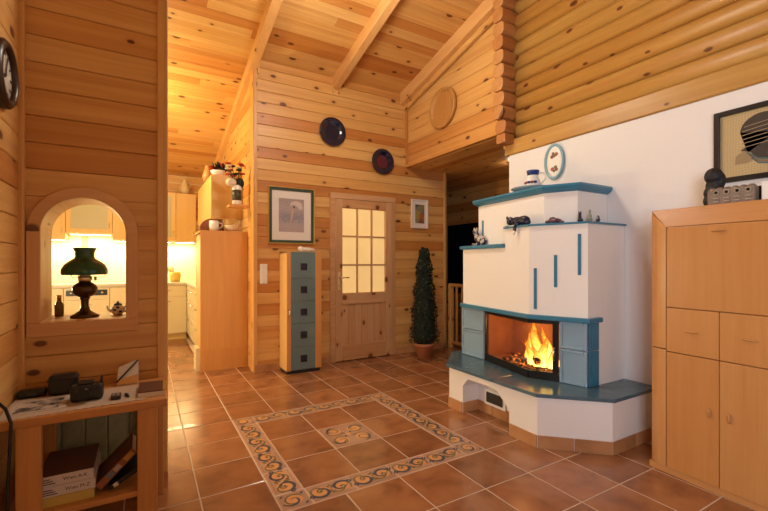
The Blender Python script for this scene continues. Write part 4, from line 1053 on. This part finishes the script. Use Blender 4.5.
figurine('cat_figurine', 'dark navy ceramic cat draped over the shelf edge with hanging paw', 'figurine', (2.515, 2.235, 1.499), navy,
    [(ax(-.05, .030), (.028, .045, .030)), (ax(.0, .030), (.027, .05, .028)), (ax(.055, .034), (.026, .028, .026)), (ax(.072, .055, -.012), (.007, .007, .012)), (ax(.072, .055, .014), (.007, .007, .012)),
     (ax(-.02, .012, .028), (.012, .014, .02)), (ax(-.02, -.018, .043), (.010, .011, .028)), (ax(-.08, .018), (.02, .02, .016))],
    parts=(('muzzle', ax(.079, .026, .010), (.013, .016, .012), white), ('front_paw', ax(.075, .008, .016), (.014, .02, .008), white), ('hanging_paw', ax(-.018, -.042, .046), (.010, .012, .014), white)))
b0 = (2.665, 2.80, 1.368)
figurine('sitting_cat_figurine', 'spotted grey and white ceramic cat sitting on the lower blue shelf', 'figurine', b0, spotted,
    [((0, -.01, .045), (.034, .052, .045)), ((0, -.04, .035), (.034, .036, .035)), ((-.005, .035, .075), (.024, .024, .045)), ((-.012, .045, .118), (.026, .026, .026)), ((-.012, .03, .145), (.007, .007, .014)), ((-.012, .06, .145), (.007, .007, .014)), ((-.02, .055, .012), (.018, .03, .012))],
    parts=(('eye', (-.036, .05, .122), (.003, .003, .003), ink), ('nose', (-.038, .044, .112), (.003, .004, .003), ink)))
figurine('crawling_figurine', 'purple red ceramic turtle-like figurine lying on the blue shelf', 'figurine', (2.585, 1.955, 1.499), plain('plum_glaze', (.09, .03, .05), .25),
    [((0, 0, .016), (.028, .05, .018)), ((.0, .05, .015), (.012, .014, .010)), ((0, -.05, .008), (.01, .02, .007)), ((-.005, .01, .032), (.014, .02, .01))])
figurine('black_cat_figurine', 'tiny black cat figurine sitting upright on the blue shelf', 'figurine', (2.652, 1.795, 1.499), navy,
    [((0, 0, .014), (.014, .018, .014)), ((0, .003, .030), (.010, .011, .02)), ((0, .002, .052), (.010, .010, .010)), ((0, -.005, .064), (.003, .003, .006)), ((0, .009, .064), (.003, .003, .006))], .002)
figurine('rabbit_figurine', 'tiny grey green rabbit figurine with raised ears on the blue shelf', 'figurine', (2.735, 1.78, 1.499), plain('sage_glaze', (.25, .28, .22), .3),
    [((0, 0, .018), (.018, .018, .018)), ((.004, 0, .042), (.012, .012, .014)), ((0, -.006, .066), (.004, .004, .018)), ((.008, .006, .066), (.004, .004, .018)), ((-.016, 0, .02), (.01, .01, .016))], .002)
figurine('bird_figurine', 'tiny dark and white penguin figurine at the shelf end by the wall', 'figurine', (2.83, 1.775, 1.499), spotted,
    [((0, 0, .018), (.013, .013, .019)), ((0, 0, .040), (.009, .009, .010)), ((-.012, 0, .04), (.006, .003, .003)), ((-.010, 0, .006), (.012, .012, .006))], .002)
# jug on a dish on the mantel
MT = 1.79
jd = tag(MB().lathe([(0, .004), (.09, .0), (.14, .026), (.165, .038), (.163, .043), (.09, .012), (0, .010)], (2.79, 2.33, MT), 36).build('serving_dish', plain('pale_blue_glaze', (.30, .40, .47), .2), loc=(2.79, 2.33, MT)), 'pale blue round dish lying on the fireplace mantel', 'dish')
jg = thing('milk_jug', 'white jug painted with cobalt blue flowers on the mantel', 'jug', (2.76, 2.29, MT+.012))
jc = (2.765, 2.295, MT+.012)
MB().lathe([(0, 0), (.042, 0), (.058, .04), (.056, .08), (.043, .112), (.042, .145), (.049, .165), (.046, .165), (.039, .145), (.038, .112), (0, .10)], jc, 30).build('body', white, jg)
MB().lathe([(.043, .128), (.050, .163), (.0505, .168), (.046, .168), (.042, .13)], jc, 30).build('blue_rim', cobalt, jg); MB().lathe([(.049, .014), (.056, .030), (.0565, .030), (.049, .012)], jc, 30).build('blue_band', cobalt, jg)
MB().tube([(jc[0]+.024, jc[1]-.034, jc[2]+.145), (jc[0]+.055, jc[1]-.068, jc[2]+.145), (jc[0]+.06, jc[1]-.074, jc[2]+.095), (jc[0]+.034, jc[1]-.044, jc[2]+.05)], .006, 8).build('handle', white, jg)
for k in range(5):
    a = math.pi*.75+k*.45; MB().ball((jc[0]+0.053*math.cos(a), jc[1]+.053*math.sin(a), jc[2]+.068), (.016, .016, .012), 8, 6).build('painted_flower', cobalt if k % 2 == 0 else plain('flower_red', (.3, .05, .03), .3), jg)
# oval plate on the wall
op = thing('oval_wall_plate', 'oval white plate with blue rim and flowers on white wall', 'plate', (XR, 2.312, 1.93)); oc = Vector((XR, 2.312, 2.085))
def oval_ring(prof, mat, name, parent, n=36):
    m = MB(); vs = []
    for s_, h_ in prof:
        for k in range(n): a = 2*math.pi*k/n; vs.append(oc+Vector((-h_, (.098*s_)*math.cos(a), (.155-.098*(1-s_))*math.sin(a) if s_ > .45 else .155*s_*math.sin(a))))
    fs = [(i*n+k, i*n+(k+1) % n, (i+1)*n+(k+1) % n, (i+1)*n+k) for i in range(len(prof)-1) for k in range(n)]+[tuple((len(prof)-1)*n+k for k in range(n))]
    m.add(vs, fs, 0, True); return m.build(name, mat, parent)
oval_ring([(.95, .002), (1, .016), (.97, .026), (.80, .020), (.74, .014)], plain('grey_blue_rim', (.22, .38, .46), .25), 'rim', op)
ob = oval_ring([(.76, .012), (.745, .0145), (.5, .0145), (.1, .0145)], white, 'plate_body', op)
for dy, dz, r_, mt in ((-.02, .06, .012, plain('rose_paint', (.35, .07, .06), .4)), (.012, .072, .009, inkgreen), (.022, .045, .012, plain('rose_paint_dark', (.25, .05, .06), .4)), (.0, .05, .010, inkgreen), (.02, -.062, .012, plain('rose_paint2', (.35, .08, .06), .4)), (-.012, -.05, .011, inkgreen), (-.02, -.07, .011, plain('rose_paint3', (.30, .06, .07), .4)), (.004, -.08, .009, inkgreen)):
    MB().ball(oc+Vector((-.0148, dy, dz)), (.0014, r_*1.6, r_*1.4), 10, 6).build('painted_flower', mt, ob)

# ---------------------------------------------------------------- framed papyrus above the tall cabinet
pp = thing('framed_papyrus', 'framed papyrus of a striped headdress profile on white wall', 'picture', (XR, .94, 1.69))
ya, yb3, za, zb = .72, 1.162, 1.70, 2.135
fr_ = plain('black_frame', (.012, .010, .010), .35)
for a in ((ya, ya+.03, za, zb), (yb3-.03, yb3, za, zb), (ya+.03, yb3-.03, za, za+.03), (ya+.03, yb3-.03, zb-.03, zb)): box(XR-.028, XR, a[0], a[1], a[2], a[3]).build('frame_bar', fr_, pp, bevel=.003)
t = NT('papyrus'); tc = t.new('ShaderNodeTexCoord')
wv = t.new('ShaderNodeTexWave', bands_direction='Y'); wv.inputs['Scale'].default_value = 22; wv.inputs['Distortion'].default_value = 3; t.lk(tc.outputs['Object'], wv.inputs[0])
wv2 = t.new('ShaderNodeTexWave', bands_direction='Z'); wv2.inputs['Scale'].default_value = 22; wv2.inputs['Distortion'].default_value = 3; t.lk(tc.outputs['Object'], wv2.inputs[0])
f = t.math('MULTIPLY', t.math('ADD', wv.outputs['Fac'], wv2.outputs['Fac']), .5); t.lk(t.mix(f, (.42, .31, .15), (.54, .41, .22)), t.b.inputs['Base Color']); t.b.inputs['Roughness'].default_value = .8
ps = box(XR-.012, XR-.004, ya+.03, yb3-.03, za+.03, zb-.03).build('papyrus_sheet', t.m, pp)
def flat(poly, dx, mat, name, parent):
    m = MB(); m.prism([(XR-.0125-dx, y, z) for y, z in poly], (-.0006, 0, 0)); return m.build(name, mat, parent)
hd = plain('headdress_black', (.045, .03, .022), .6); st_ = plain('headdress_stripe', (.30, .21, .11), .6); flesh = plain('painted_bronze', (.24, .12, .055), .6); teal = plain('collar_teal', (.06, .13, .15), .6)
cy0 = .915
def ell(cy, cz, ry, rz, a0, a1, n=14): return [(cy+ry*math.cos(a0+(a1-a0)*k/n), cz+rz*math.sin(a0+(a1-a0)*k/n)) for k in range(n+1)]
flat(ell(.93, 1.985, .105, .095, 0, math.pi)+[(1.035, 1.88), (1.0, 1.86), (.96, 1.82), (.84, 1.80), (.80, 1.85), (.82, 1.95)], 0, hd, 'headdress', ps)
for k in range(6):
    z0 = 1.90+k*.024; w_ = .098*math.sqrt(max(0, 1-((z0-1.985)/.095)**2)) if z0 > 1.985 else .10
    flat([(.93+w_*.96, z0-.008), (.93+w_*.96, z0-.004), (.905, z0+.011), (.905, z0+.007)], .0007, st_, 'stripe', ps)
flat([(.90, 1.99), (.905, 1.90), (.87, 1.86), (.825, 1.87), (.812, 1.91), (.80, 1.935), (.82, 1.96), (.825, 2.01), (.86, 2.03)], .0009, flesh, 'face', ps)
flat([(.875, 1.965), (.86, 1.972), (.835, 1.965), (.86, 1.958)], .0016, ink, 'painted_eye', ps)
flat([(1.06, 1.80), (1.055, 1.85), (1.02, 1.875), (.985, 1.86), (.96, 1.82), (1.0, 1.80)], .0008, st_, 'shoulder', ps)
for k in range(3): flat([(1.0-.01*k, 1.865-k*.016), (.95, 1.822-k*.012), (.85, 1.80-k*.01), (.78, 1.805-k*.01), (.78, 1.796-k*.01), (.85, 1.791-k*.01), (.95, 1.812-k*.012), (1.005-.01*k, 1.858-k*.016)], .0012, (teal, flesh, teal)[k], 'collar_band', ps)
# statue and stone relief on the cabinet
CT = HT+.0045
figurine('black_bust', 'black carved bust statuette standing on the tall cabinet', 'statuette', (2.83, 1.075, CT), plain('ebony', (.008, .007, .008), .6),
    [((0, 0, .045), (.045, .058, .045)), ((0, 0, .09), (.038, .056, .05)), ((0, 0, .135), (.032, .034, .04)), ((-.002, .004, .185), (.042, .046, .05)), ((.012, -.02, .16), (.03, .03, .05)), ((-.036, .02, .175), (.012, .010, .014)), ((.0, .03, .13), (.02, .014, .03))], .004)
sr_ = thing('stone_relief', 'carved grey stone relief block with symbols on the tall cabinet', 'carving', (2.735, .955, CT))
sg_ = plain('carved_stone', (.22, .17, .13), .8, noise=.35, nscale=50, bump=.4)
m = MB(); m.box(2.70, 2.76, .855, 1.06, CT, CT+.085)
for k in range(6): m.ball((2.73, .875+k*.034, CT+.085), (.028, .02, .018), 10, 6)
m.build('block', sg_, sr_, remesh=.004)
for k in range(4):
    y = .88+k*.046
    MB().lathe([(.013, 0), (.013, .004), (.009, .005), (.008, .0)], (2.696, y, CT+.07), 12, axis='x').build('carved_ring', plain('stone_light', (.36, .29, .22), .8), sr_)
    for q in range(2): box(2.693, 2.70, y-.012, y+.012, CT+.018+q*.018, CT+.024+q*.018).build('carved_mark', bpy.data.materials['stone_light'], sr_)
tag(box(2.76, 2.80, .84, 1.075, CT, CT+.09).build('black_stand', black, loc=(2.78, .95, CT), bevel=.004), 'black wooden stand behind the stone relief', 'stand')
tag(box(2.72, 2.80, .74, .835, CT, CT+.105).build('white_box', white, loc=(2.76, .79, CT), bevel=.004), 'small white box beside the stone relief', 'box')
# ---------------------------------------------------------------- kitchen
lac = plain('cream_lacquer', (.72, .60, .36), .35); kw = wood('kitchen_maple', (.74, .50, .20), (.66, .42, .14), 'z', knots=0, var=.04, rough=.4)
KF = 7.22; KH = .86
def base_unit(x0, x1, label, drawers):
    t_ = thing('base_cabinet', label, 'cabinet', ((x0+x1)/2, (KF+YK)/2, 0), 'kitchen base cabinets')
    box(x0, x1, KF+.02, YK-.02, .10, KH).build('carcass', lac, t_); box(x0, x1, KF+.06, YK-.02, 0, .10).build('plinth', kw, t_)
    n = 3 if drawers else 1; zs = [.10, .36, .62, KH-.01] if drawers else [.10, KH-.01]
    if not drawers: zs = [.10, .68, KH-.01]; n = 2
    for k in range(n):
        f_ = box(x0+.003, x1-.003, KF, KF+.02, zs[k]+.003, zs[k+1]-.003).build('drawer' if drawers or k else 'door', lac, t_, bevel=.002)
        if 'dark cooker' in label and k == n-1: continue
        MB().tube([((x0+x1)/2-.05, KF-.002, zs[k+1]-.07), ((x0+x1)/2-.04, KF-.025, zs[k+1]-.07), ((x0+x1)/2+.04, KF-.025, zs[k+1]-.07), ((x0+x1)/2+.05, KF-.002, zs[k+1]-.07)], .005, 6).build('handle', chrome, f_)
xs = [-1.80, -1.38, -.96, -.42, .06, .599]
for k in range(5): base_unit(xs[k]+.001, xs[k+1]-.001, ('cream base cabinet with door at the far end of the worktop', 'cream drawer cabinet next to the cooker strip', 'cream base cabinet under the dark cooker strip', 'cream drawer cabinet below the right strip lamp of the kitchen', 'cream corner base cabinet under the yellow spoon jar')[k], k % 2)
tag(box(-1.80, 1.04, KF-.02, YK-.02, KH+.001, KH+.04).build('worktop', plain('pale_worktop', (.62, .55, .42), .35), loc=(-.3, 7.5, KH), bevel=.003), 'long pale worktop on the far kitchen base cabinets', 'worktop')
# oven front panel in the base run, dark strip
ov = thing('cooker_panel', 'dark control strip of the cooker below the kitchen worktop', 'oven', (-.69, KF-.01, .74))
box(-.93, -.45, KF-.012, KF-.001, .74, .82).build('control_panel', blackmetal, ov)
for k in range(4): MB().lathe([(.016, 0), (.016, -.02), (0, -.02)], (-.87+k*.12, KF-.012, .78), 12, axis='y').build('knob', chrome, ov)
def upper(x0, x1, z0, z1, label, glazed, y0=7.46):
    t_ = thing('wall_cabinet', label, 'cabinet', ((x0+x1)/2, (y0+YK)/2, z0), 'kitchen wall cabinets')
    box(x0, x1, y0+.02, YK-.016, z0, z1).build('carcass', kw, t_)
    if glazed:
        d_ = box(x0+.003, x0+.06, y0, y0+.02, z0+.002, z1-.002).build('door', kw, t_)
        box(x1-.06, x1-.003, y0, y0+.02, z0+.002, z1-.002).build('stile', kw, d_); box(x0+.06, x1-.06, y0, y0+.02, z0+.002, z0+.06).build('rail', kw, d_); box(x0+.06, x1-.06, y0, y0+.02, z1-.06, z1-.002).build('rail', kw, d_)
        box(x0+.06, x1-.06, y0+.008, y0+.014, z0+.06, z1-.06).build('pane', pale_frost, d_)
        for k in range(1, 4): box(x0+.06+(x1-x0-.12)*k/4-.006, x0+.06+(x1-x0-.12)*k/4+.006, y0+.004, y0+.009, z1-.12, z1-.06).build('muntin', kw, d_)
    else:
        d_ = box(x0+.003, x1-.003, y0, y0+.02, z0+.002, z1-.002).build('door', kw, t_, bevel=.002)
    MB().tube([(x1-.04, y0, z0+.08), (x1-.04, y0-.02, z0+.09), (x1-.04, y0-.02, z0+.15), (x1-.04, y0, z0+.16)], .005, 6).build('handle', chrome, d_)
UB = 1.56
upper(-1.80, -1.40, UB, 2.34, 'maple wall cabinet at the far left end of the kitchen', False); upper(-1.398, -.97, UB, 2.34, 'maple wall cabinet with plain door seen left in the arch', False)
upper(-.968, -.40, UB+.09, 2.34, 'maple wall cabinet with glazed door above the cooker', True)
upper(-.398, .03, UB, 2.34, 'maple wall cabinet with plain door right of the glazed one', False)
upper(.032, .46, UB, 2.34, 'glazed maple wall cabinet beside the kitchen corner', True); upper(.462, .76, UB, 2.34, 'plain maple wall cabinet in the kitchen corner', False)
for x0, x1 in ((-1.38, -.98), (-.94, -.42), (-.38, .40), (.45, .75)):
    zz = UB-.02 if x0 != -.94 else UB+.07
    lt = thing('cabinet_light', {-1.38: 'slim lit strip lamp under plain cabinet left of the cooker', -.94: 'slim lit strip lamp above the cooker strip', -.38: 'long lit strip lamp right of the cooker', .45: 'short lit strip lamp in the kitchen corner'}[x0], 'lamp', ((x0+x1)/2, 7.62, zz), 'under cabinet strip lamps')
    box(x0, x1, 7.58, 7.64, zz, zz+.018).build('housing', white, lt); box(x0+.01, x1-.01, 7.585, 7.635, zz-.004, zz).build('diffuser', bulb, lt)
    area('under_cabinet_light', ((x0+x1)/2, 7.61, zz-.012), (0, 0, 0), x1-x0, .05, 9*(x1-x0)/.5, (1, .78, .36))
# right run towards the viewer
rr_ = thing('tall_kitchen_unit', 'tall kitchen unit with a plain beech side panel', 'cabinet', (.8, 5.3, 0))
box(.548, 1.056, 4.965, 4.99, .0, 1.555).build('side_panel', panel_wood, rr_, bevel=.002)
box(.57, 1.056, 4.99, 5.55, .1, 1.54).build('carcass', kw, rr_); box(.548, 1.056, 4.965, 5.55, 1.555, 1.575).build('top_board', panel_wood, rr_, bevel=.002)
box(.548, 1.056, 4.958, 4.965, .0, .24).build('lower_panel', panel_wood, rr_, bevel=.001)
tag(box(.505, .546, 4.99, 5.2, 0, .26).build('step_block', lac, loc=(.525, 5.1, 0), bevel=.003), 'small cream block at the foot of the tall kitchen unit', 'block')
for k in range(3):
    y0 = 5.553+k*.556; t_ = thing('base_cabinet', ('cream side wall drawer cabinet under the coffee machine', 'cream drawer cabinet in the middle of the side wall run', 'cream drawer cabinet at the corner end of side wall run')[k], 'cabinet', (.83, y0+.27, 0), 'side wall base cabinets')
    box(.622, 1.056, y0, y0+.552, .10, KH).build('carcass', lac, t_); box(.66, 1.056, y0, y0+.552, 0, .10).build('plinth', kw, t_)
    for z0, z1 in ((.10, .40), (.40, .66), (.66, KH-.01)):
        f_ = box(.60, .622, y0+.003, y0+.549, z0+.003, z1-.003).build('drawer', lac, t_, bevel=.002)
        MB().tube([(.60, y0+.20, z1-.06), (.575, y0+.21, z1-.06), (.575, y0+.33, z1-.06), (.60, y0+.34, z1-.06)], .006, 6).build('handle', chrome, f_)
tag(box(.585, 1.056, 5.553, 7.19, KH+.001, KH+.04).build('worktop', bpy.data.materials['pale_worktop'], loc=(.82, 6.4, KH), bevel=.003), 'pale worktop along the kitchen side wall', 'worktop')
uc = thing('upper_cabinet', 'maple upper cabinet on the side wall above the tall kitchen unit', 'cabinet', (.88, 5.9, 1.745))
box(.715, 1.056, 5.25, 6.6, 1.745, 2.265).build('carcass', kw, uc)
for k in range(3): box(.697, .715, 5.252+k*.45, 5.698+k*.45, 1.748, 2.262).build('door', kw, uc, bevel=.002)
tag(box(.745, 1.0, 5.23, 5.249, 1.80, 2.22).build('end_panel', panel_wood, loc=(.87, 5.24, 1.8)), 'flat maple end board on the upper kitchen cabinet', 'board') if False else None
# bread bin with arched end
bb = thing('bread_bin', 'dark red wooden bread bin with arched lid on the tall unit', 'bread bin', (.68, 5.2, 1.575))
ap = [(.56, 1.5755)]+[(.56+.125*(1-math.cos(math.pi/2*k/8)), 1.60+.12*math.sin(math.pi/2*k/8)) for k in range(9)]+[(.82, 1.72), (.82, 1.5755)]
mah = wood('mahogany', (.28, .08, .03), (.18, .045, .018), 'x', knots=0)
MB().prism([(x, 5.10, z) for x, z in ap], (0, .14, 0)).build('lid', mah, bb); box(.565, .815, 5.095, 5.10, 1.578, 1.60).build('base_rail', mah, bb)
mg = thing('white_mug', 'white mug standing on the tall kitchen unit', 'mug', (.70, 5.03, 1.575))
MB().lathe([(0, 0), (.046, 0), (.052, .05), (.050, .115), (.046, .115), (.046, .012), (0, .01)], (.70, 5.035, 1.5755), 22).build('body', white, mg)
MB().tube([(.748, 5.035, 1.67), (.785, 5.035, 1.665), (.79, 5.035, 1.63), (.75, 5.035, 1.60)], .007).build('handle', white, mg)
bs = thing('wicker_basket', 'cream basket dish with upright handles on the tall kitchen unit', 'basket', (.88, 5.03, 1.575))
cw = plain('cream_wicker', (.66, .50, .33), .7, noise=.3, nscale=120, bump=.6)
MB().lathe([(0, 0), (.065, 0), (.085, .07), (.080, .07), (.06, .01), (0, .01)], (.89, 5.05, 1.5755), 22).build('body', cw, bs)
for s in (-1, 1): MB().tube([(.89+s*.08, 5.03, 1.64), (.89+s*.095, 5.03, 1.69), (.89+s*.085, 5.06, 1.71), (.89+s*.08, 5.08, 1.64)], .007).build('handle', cw, bs)
# wall shelf with vase and flowers
ws = tag(box(.83, 1.056, 4.80, 5.0, 1.842, 1.868).build('wall_shelf', panel_wood, loc=(.95, 4.9, 1.842), bevel=.003), 'small wooden wall shelf holding the flower vase', 'shelf')
vs_ = thing('flower_vase', 'white and dark vase with red and white flowers on wall shelf', 'vase', (.93, 4.90, 1.868))
MB().lathe([(0, 0), (.048, 0), (.052, .01), (.052, .21), (.046, .225), (.04, .225), (.04, .02), (0, .015)], (.925, 4.90, 1.8685), 24).build('body', white, vs_)
MB().lathe([(.0528, .05), (.0528, .17), (.05, .17), (.05, .05)], (.925, 4.90, 1.8685), 24).build('dark_band', plain('vase_dark', (.05, .05, .03), .3), vs_)
redf = plain('red_petal', (.50, .04, .02), .6); whf = plain('white_petal', (.72, .62, .48), .6)
for k in range(16):
    a = random.uniform(0, 6.28); r_ = random.uniform(.03, .13); h_ = random.uniform(.05, .26); c_ = Vector((.905+r_*math.cos(a)*.8, 4.90+r_*math.sin(a)*.6, 2.10+h_))
    MB().tube([(.925, 4.9, 2.02), ((.925+c_.x)/2, 4.9, 2.08+h_*.4), c_], .003, 5).build('stem', leafm, vs_)
    m = MB()
    for p_ in range(7): b_ = p_*.9; m.ball(c_+Vector((.018*math.cos(b_), .018*math.sin(b_), .006)), (.017, .017, .010), 7, 5)
    m.build('blossom', (redf, whf, leafm, redf)[k % 4] if r_ > .05 else redf, vs_)
m = MB(); m.ball((.86, 4.88, 2.12), (.06, .05, .05), 12, 8); m.build('white_hydrangea', whf, vs_); m = MB(); m.ball((.955, 4.89, 2.12), (.05, .04, .06), 12, 8); m.build('dark_foliage', leafm, vs_)
# bowl arrangement on the upper cabinet
fb = thing('flower_bowl', 'white bowl with dark and red leaves on the upper cabinet', 'bowl', (.80, 5.35, 2.265))
MB().lathe([(0, .001), (.06, .001), (.10, .06), (.095, .065), (.055, .012), (0, .01)], (.80, 5.36, 2.265), 20).build('bowl', white, fb)
m = MB()
for k in range(70):
    a = random.uniform(0, 6.28); leaf(m, (.80+random.uniform(-.06, .06), 5.36+random.uniform(-.04, .04), 2.32+random.uniform(0, .05)), (math.cos(a), math.sin(a), .8), random.uniform(.05, .11), 0 if k % 4 else 1)
fo = m.build('leaves', [leafm, redf], fb)
def jug_far(x, y, z, h, mat, label, nm):
    t_ = thing(nm, label, 'jug', (x, y, z)); s_ = h/.25
    MB().lathe([(0, 0), (.06*s_, 0), (.08*s_, .08*s_), (.05*s_, .17*s_), (.032*s_, .21*s_), (.04*s_, .25*s_), (0, .24*s_)], (x, y, z+.0005), 18).build('body', mat, t_)
    MB().tube([(x+.04*s_, y, z+.2*s_), (x+.09*s_, y, z+.19*s_), (x+.07*s_, y, z+.1*s_)], .01*s_, 6).build('handle', mat, t_)
jug_far(.60, 7.6, 2.34, .26, plain('cream_stoneware', (.66, .52, .30), .4), 'cream stoneware jug on top of the corner kitchen cabinet', 'stoneware_jug')
jug_far(.72, 5.75, 2.265, .20, plain('orange_glaze', (.50, .22, .08), .4), 'small orange glazed jug on the upper side cabinet', 'orange_jug')
# kettle on worktop
kt = thing('wooden_spoon_jar', 'yellow jar with spoons on the bright kitchen worktop', 'jar', (.45, 7.45, KH+.04))
MB().lathe([(0, 0), (.07, 0), (.085, .10), (.075, .16), (.07, .16), (.07, .02), (0, .02)], (.45, 7.45, KH+.041), 18).build('body', plain('yellow_glaze', (.62, .42, .08), .3), kt)
for k in range(3): MB().tube([(.45, 7.45, KH+.08), (.41-.04*k, 7.45+.02*k, KH+.28)], [.006, .016]).build('spoon', panel_wood, kt)
# toaster-like dark appliance beside the tall unit
cf = thing('coffee_machine', 'dark coffee machine with pale lid beside the tall kitchen unit', 'appliance', (.70, 5.7, KH+.04))
box(.595, .80, 5.62, 5.86, KH+.041, KH+.42).build('body', black, cf, bevel=.01); box(.58, .81, 5.60, 5.88, KH+.42, KH+.47).build('lid', white, cf, bevel=.012)
# ---------------------------------------------------------------- lamps out of view
pd_ = thing('pendant_lamp', 'pendant lamp hanging from the sloping ceiling above the tiled rug', 'lamp', (1.35, 2.75, 3.40))
MB().tube([(1.35, 2.75, 3.54), (1.35, 2.75, zc(2.75)-.01)], .005, 6).build('cord', black, pd_)
MB().lathe([(.03, .16), (.05, .14), (.12, .06), (.17, .0), (.165, .0), (.11, .055), (.03, .13)], (1.35, 2.75, 3.40), 24).build('lamp_shade', white, pd_)
point('pendant_light', (1.35, 2.75, 3.33), 90, (1, .92, .78), .22)
point('kitchen_ceiling_light', (-.15, 5.3, 2.55), 85, (1, .78, .34), .10)

# second pendant added as weak fill behind the viewer, nearer to the right wall
pe = thing('fill_pendant', 'added fill pendant behind the viewer near the white wall', 'lamp', (1.75, -.25, 2.62))
MB().tube([(1.75, -.25, 2.76), (1.75, -.25, zc(-.25)-.01)], .005, 6).build('cord', black, pe)
MB().lathe([(.03, .16), (.05, .14), (.12, .06), (.17, .0), (.165, .0), (.11, .055), (.03, .13)], (1.75, -.25, 2.62), 24).build('lamp_shade', white, pe)
point('fill_pendant_light', (1.75, -.25, 2.52), 3, (1, .95, .90), .25)
# floor lamp added out of view to light the wall corner and cabinet side
fl_ = thing('added_floor_lamp', 'added floor lamp out of view behind the pine partition', 'lamp', (-1.3, 4.35, 0))
MB().lathe([(0, 0), (.14, 0), (.14, .02), (.02, .03), (0, .03)], (-1.3, 4.35, 0), 20).build('base', blackmetal, fl_); MB().tube([(-1.3, 4.35, .03), (-1.3, 4.35, 1.0)], .012).build('pole', blackmetal, fl_)
MB().lathe([(.0, 1.34), (.11, 1.34), (.18, 1.12), (.175, 1.12), (.105, 1.335), (0, 1.335)], (-1.3, 4.35, 0), 24).build('lamp_shade', white, fl_)
point('added_floor_lamp_light', (-1.3, 4.35, 1.05), 120, (1, .80, .46), .08)
